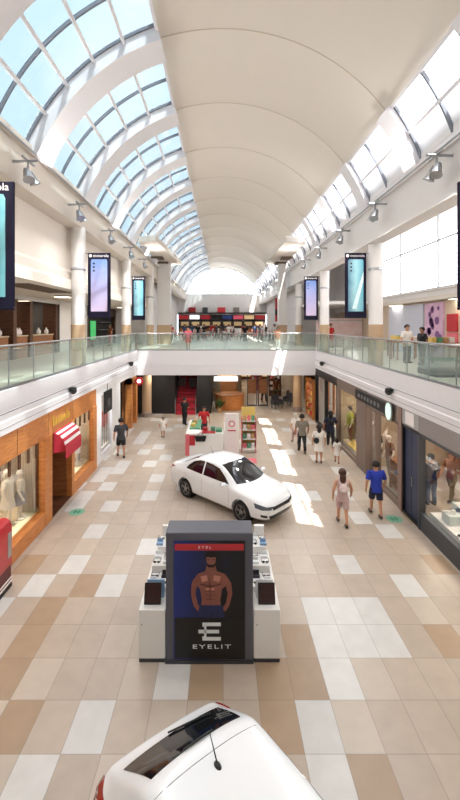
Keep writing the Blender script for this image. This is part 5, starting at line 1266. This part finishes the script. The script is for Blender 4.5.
def cafe_chair():
    t = thing('cafe_chair', 'dark red food court chair far behind the bridge', 'chair', (0, 0, 0), 0, 'food court chairs')
    MB().box(-.2, .2, -.2, .2, .44, .48).build('seat', [REDP], t, world=False); MB().box(-.2, .2, .17, .2, .48, .9).build('backrest', [REDP], t, world=False)
    for a in (-1, 1):
        for b in (-1, 1): MB().box(a*.17-.015, a*.17+.015, b*.17-.015, b*.17+.015, 0, .44).build('leg', [DARKG], t, world=False)
    return t
ct = simple_table(-5, 44, 'round white café table far behind the bridge'); cc = cafe_chair(); ft_, fc_ = True, True
for j, y in enumerate((41, 45, 49, 53, 57)):
    for i in range(5):
        x = -4.8+2.4*i+(.6 if j % 2 else 0)
        if abs(x) > 6: continue
        tt = ct if ft_ else copy_tree(ct); ft_ = False; tt.location = (x, y, ZF)
        for s in (0, 1):
            c = cc if fc_ else copy_tree(cc); fc_ = False; c.location = (x+(.7 if s else -.7), y, ZF); c.rotation_euler.z = R(-90 if s else 90)
pal = [(redc, 'red'), (blk, 'black'), (wht, 'white'), (tealn, 'slate blue'), (dgry, 'grey')]
rs = random.Random(11)
pp = {}
for i in range(26):
    x = -6+12.4*((i*7) % 26)/26+.1; y = [38.6, 42.9, 47, 51, 55, 59.4, 60.6][i % 7]; k = i % 5; m, nm = pal[k]
    if k not in pp:
        pp[k], _, _ = person(x, y, ZF, 0, 1.68, 'distant food court visitor in %s top' % nm, 'stand' if k % 2 else 'walk', m, dgry if k != 4 else blk, 'trousers', SKIN, group='food court visitors in %s' % nm); c = pp[k]
    else: c = copy_tree(pp[k]); c.location = (x, y, ZF)
    c.rotation_euler.z = rs.uniform(0, 6.28)
for i, (x, w_, z, nm, m) in enumerate(((-4.6, 1.1, 8.25, 'dark red', REDP), (-2.6, .8, 8.25, 'grey', DARKG), (-.1, 1.2, 8.25, 'red', REDS), (2.2, .9, 8.25, 'taupe', TAUPE), (4.6, 1.2, 8.25, 'pale', WHITEC))):
    tag(B('stall_signboard', [m], None, (x-w_/2, x+w_/2, Y1-.25, Y1-.001, z-.45, z+.35)), '%s signboard high on the white end wall above the food stalls' % nm, 'sign')
tag(B('menu_canopy', [BLACK], None, (-6.6, 6.6, Y1-1.0, Y1-.03, 7.62, 7.8)), 'long black canopy strip above the row of food stalls', 'canopy')
# red hanging boxes either side
for s in (-1, 1):
    t = thing('hanging_sign', 'dark red vertical sign beside the food court, %s side' % ('left' if s < 0 else 'right'), 'sign', (s*6.3, 46, 7)); B('box', [REDP], t, (s*6.45-.35, s*6.45+.35, 46, 46.3, 6.3, 9.0)); B('dark_band', [BLACK], t, (s*6.45-.36, s*6.45+.36, 45.98, 46.32, 7.0, 7.7)); B('bracket', [STEEL], t, (s*6.45-.05, s*6.9, 46.1, 46.2, 8.6, 8.7) if s > 0 else (s*6.9, s*6.45+.05, 46.1, 46.2, 8.6, 8.7))
for i, y in enumerate((40, 47, 54, 60)):
    for s in (-1, 1): shop_light(s*5.6, y, 10.9 if s < 0 else 10.4, .5, .9, 60, label='bracket floodlight over the food court, %s pair, %s side' % (('first', 'second', 'third', 'fourth')[i], 'left' if s < 0 else 'right'))

# ================================================================ LIGHT, SKY, CAMERA
def spot(x, y, z, tx, ty, tz, power, size=.5, col=(1, .965, .93)):
    l = bpy.data.lights.new('spotlight_lamp', 'AREA'); l.shape = 'DISK'; l.size = size; l.energy = power; l.color = col
    o = bpy.data.objects.new('spotlight_lamp', l); COL.objects.link(o); o.location = (x, y, z)
    o.rotation_euler = (Vector((tx, ty, tz))-Vector((x, y, z))).to_track_quat('-Z', 'Y').to_euler()
PW = 140
for y in (2.4, 6.4, 10.6, 14.4, 18.4, 22.4, 26.4): spot(-4.9, y, 9.6, 0, y, 0, PW*(.5 if y < 5 else 1))
for y in (2.0, 6.0, 10.0, 14.0, 18.0, 22.0, 26.0): spot(5.1, y, 9.5, 0, y, 0, PW*(.5 if y < 5 else 1))
for y in (4, 12, 20, 28, 36, 46, 56): spot(-5.2, y, 10.4, 2, y, 15, 80, .5); 
for y in (4, 12, 20, 28, 36, 46, 56): spot(5.35, y, 10.2, -2, y, 15, 80, .5)
sun = bpy.data.lights.new('sun', 'SUN'); sun.energy = 38; sun.angle = R(.6); sun.color = (1, .97, .9)
so = bpy.data.objects.new('sun', sun); COL.objects.link(so); so.rotation_euler = Vector((-.235, .30, -1)).to_track_quat('-Z', 'Y').to_euler()
w = bpy.data.worlds.new('sky'); scene.world = w; w.use_nodes = True; nt = w.node_tree; bg = nt.nodes['Background']
tc = nt.nodes.new('ShaderNodeTexCoord'); nz = nt.nodes.new('ShaderNodeTexNoise'); nz.inputs['Scale'].default_value = 2.2; nz.inputs['Detail'].default_value = 6; nz.inputs['Roughness'].default_value = .55
nt.links.new(tc.outputs['Generated'], nz.inputs['Vector'])
sp = nt.nodes.new('ShaderNodeSeparateXYZ'); nt.links.new(tc.outputs['Generated'], sp.inputs[0])
cr = nt.nodes.new('ShaderNodeValToRGB'); cr.color_ramp.elements[0].position = .42; cr.color_ramp.elements[1].position = .6
cr.color_ramp.elements[0].color = (.74, .865, .95, 1); cr.color_ramp.elements[1].color = (.95, .97, 1.0, 1)
ad = nt.nodes.new('ShaderNodeMath'); ad.operation = 'MULTIPLY_ADD'; ad.inputs[1].default_value = .35; nt.links.new(sp.outputs[0], ad.inputs[0]); nt.links.new(nz.outputs['Fac'], ad.inputs[2])
nt.links.new(ad.outputs[0], cr.inputs[0]); nt.links.new(cr.outputs[0], bg.inputs['Color'])
# brighter towards the sun's side
mr = nt.nodes.new('ShaderNodeMapRange'); mr.inputs[1].default_value = -.6; mr.inputs[2].default_value = .6; mr.inputs[3].default_value = 5.8; mr.inputs[4].default_value = 7.0
nt.links.new(sp.outputs[0], mr.inputs[0]); nt.links.new(mr.outputs[0], bg.inputs['Strength'])
cam = bpy.data.cameras.new('camera'); co = bpy.data.objects.new('camera', cam); COL.objects.link(co); scene.camera = co
co.location = (0, 0, EYE); co.rotation_euler = (R(90), 0, 0)
cam.sensor_fit = 'HORIZONTAL'; cam.sensor_width = 36; cam.lens = 36*FOC/460; cam.shift_x = 8/460; cam.shift_y = -75/460
cam.clip_start = .05; cam.clip_end = 400
scene.view_settings.view_transform = 'Standard'; scene.view_settings.look = 'None'; scene.view_settings.gamma = 1; scene.view_settings.exposure = -0.3
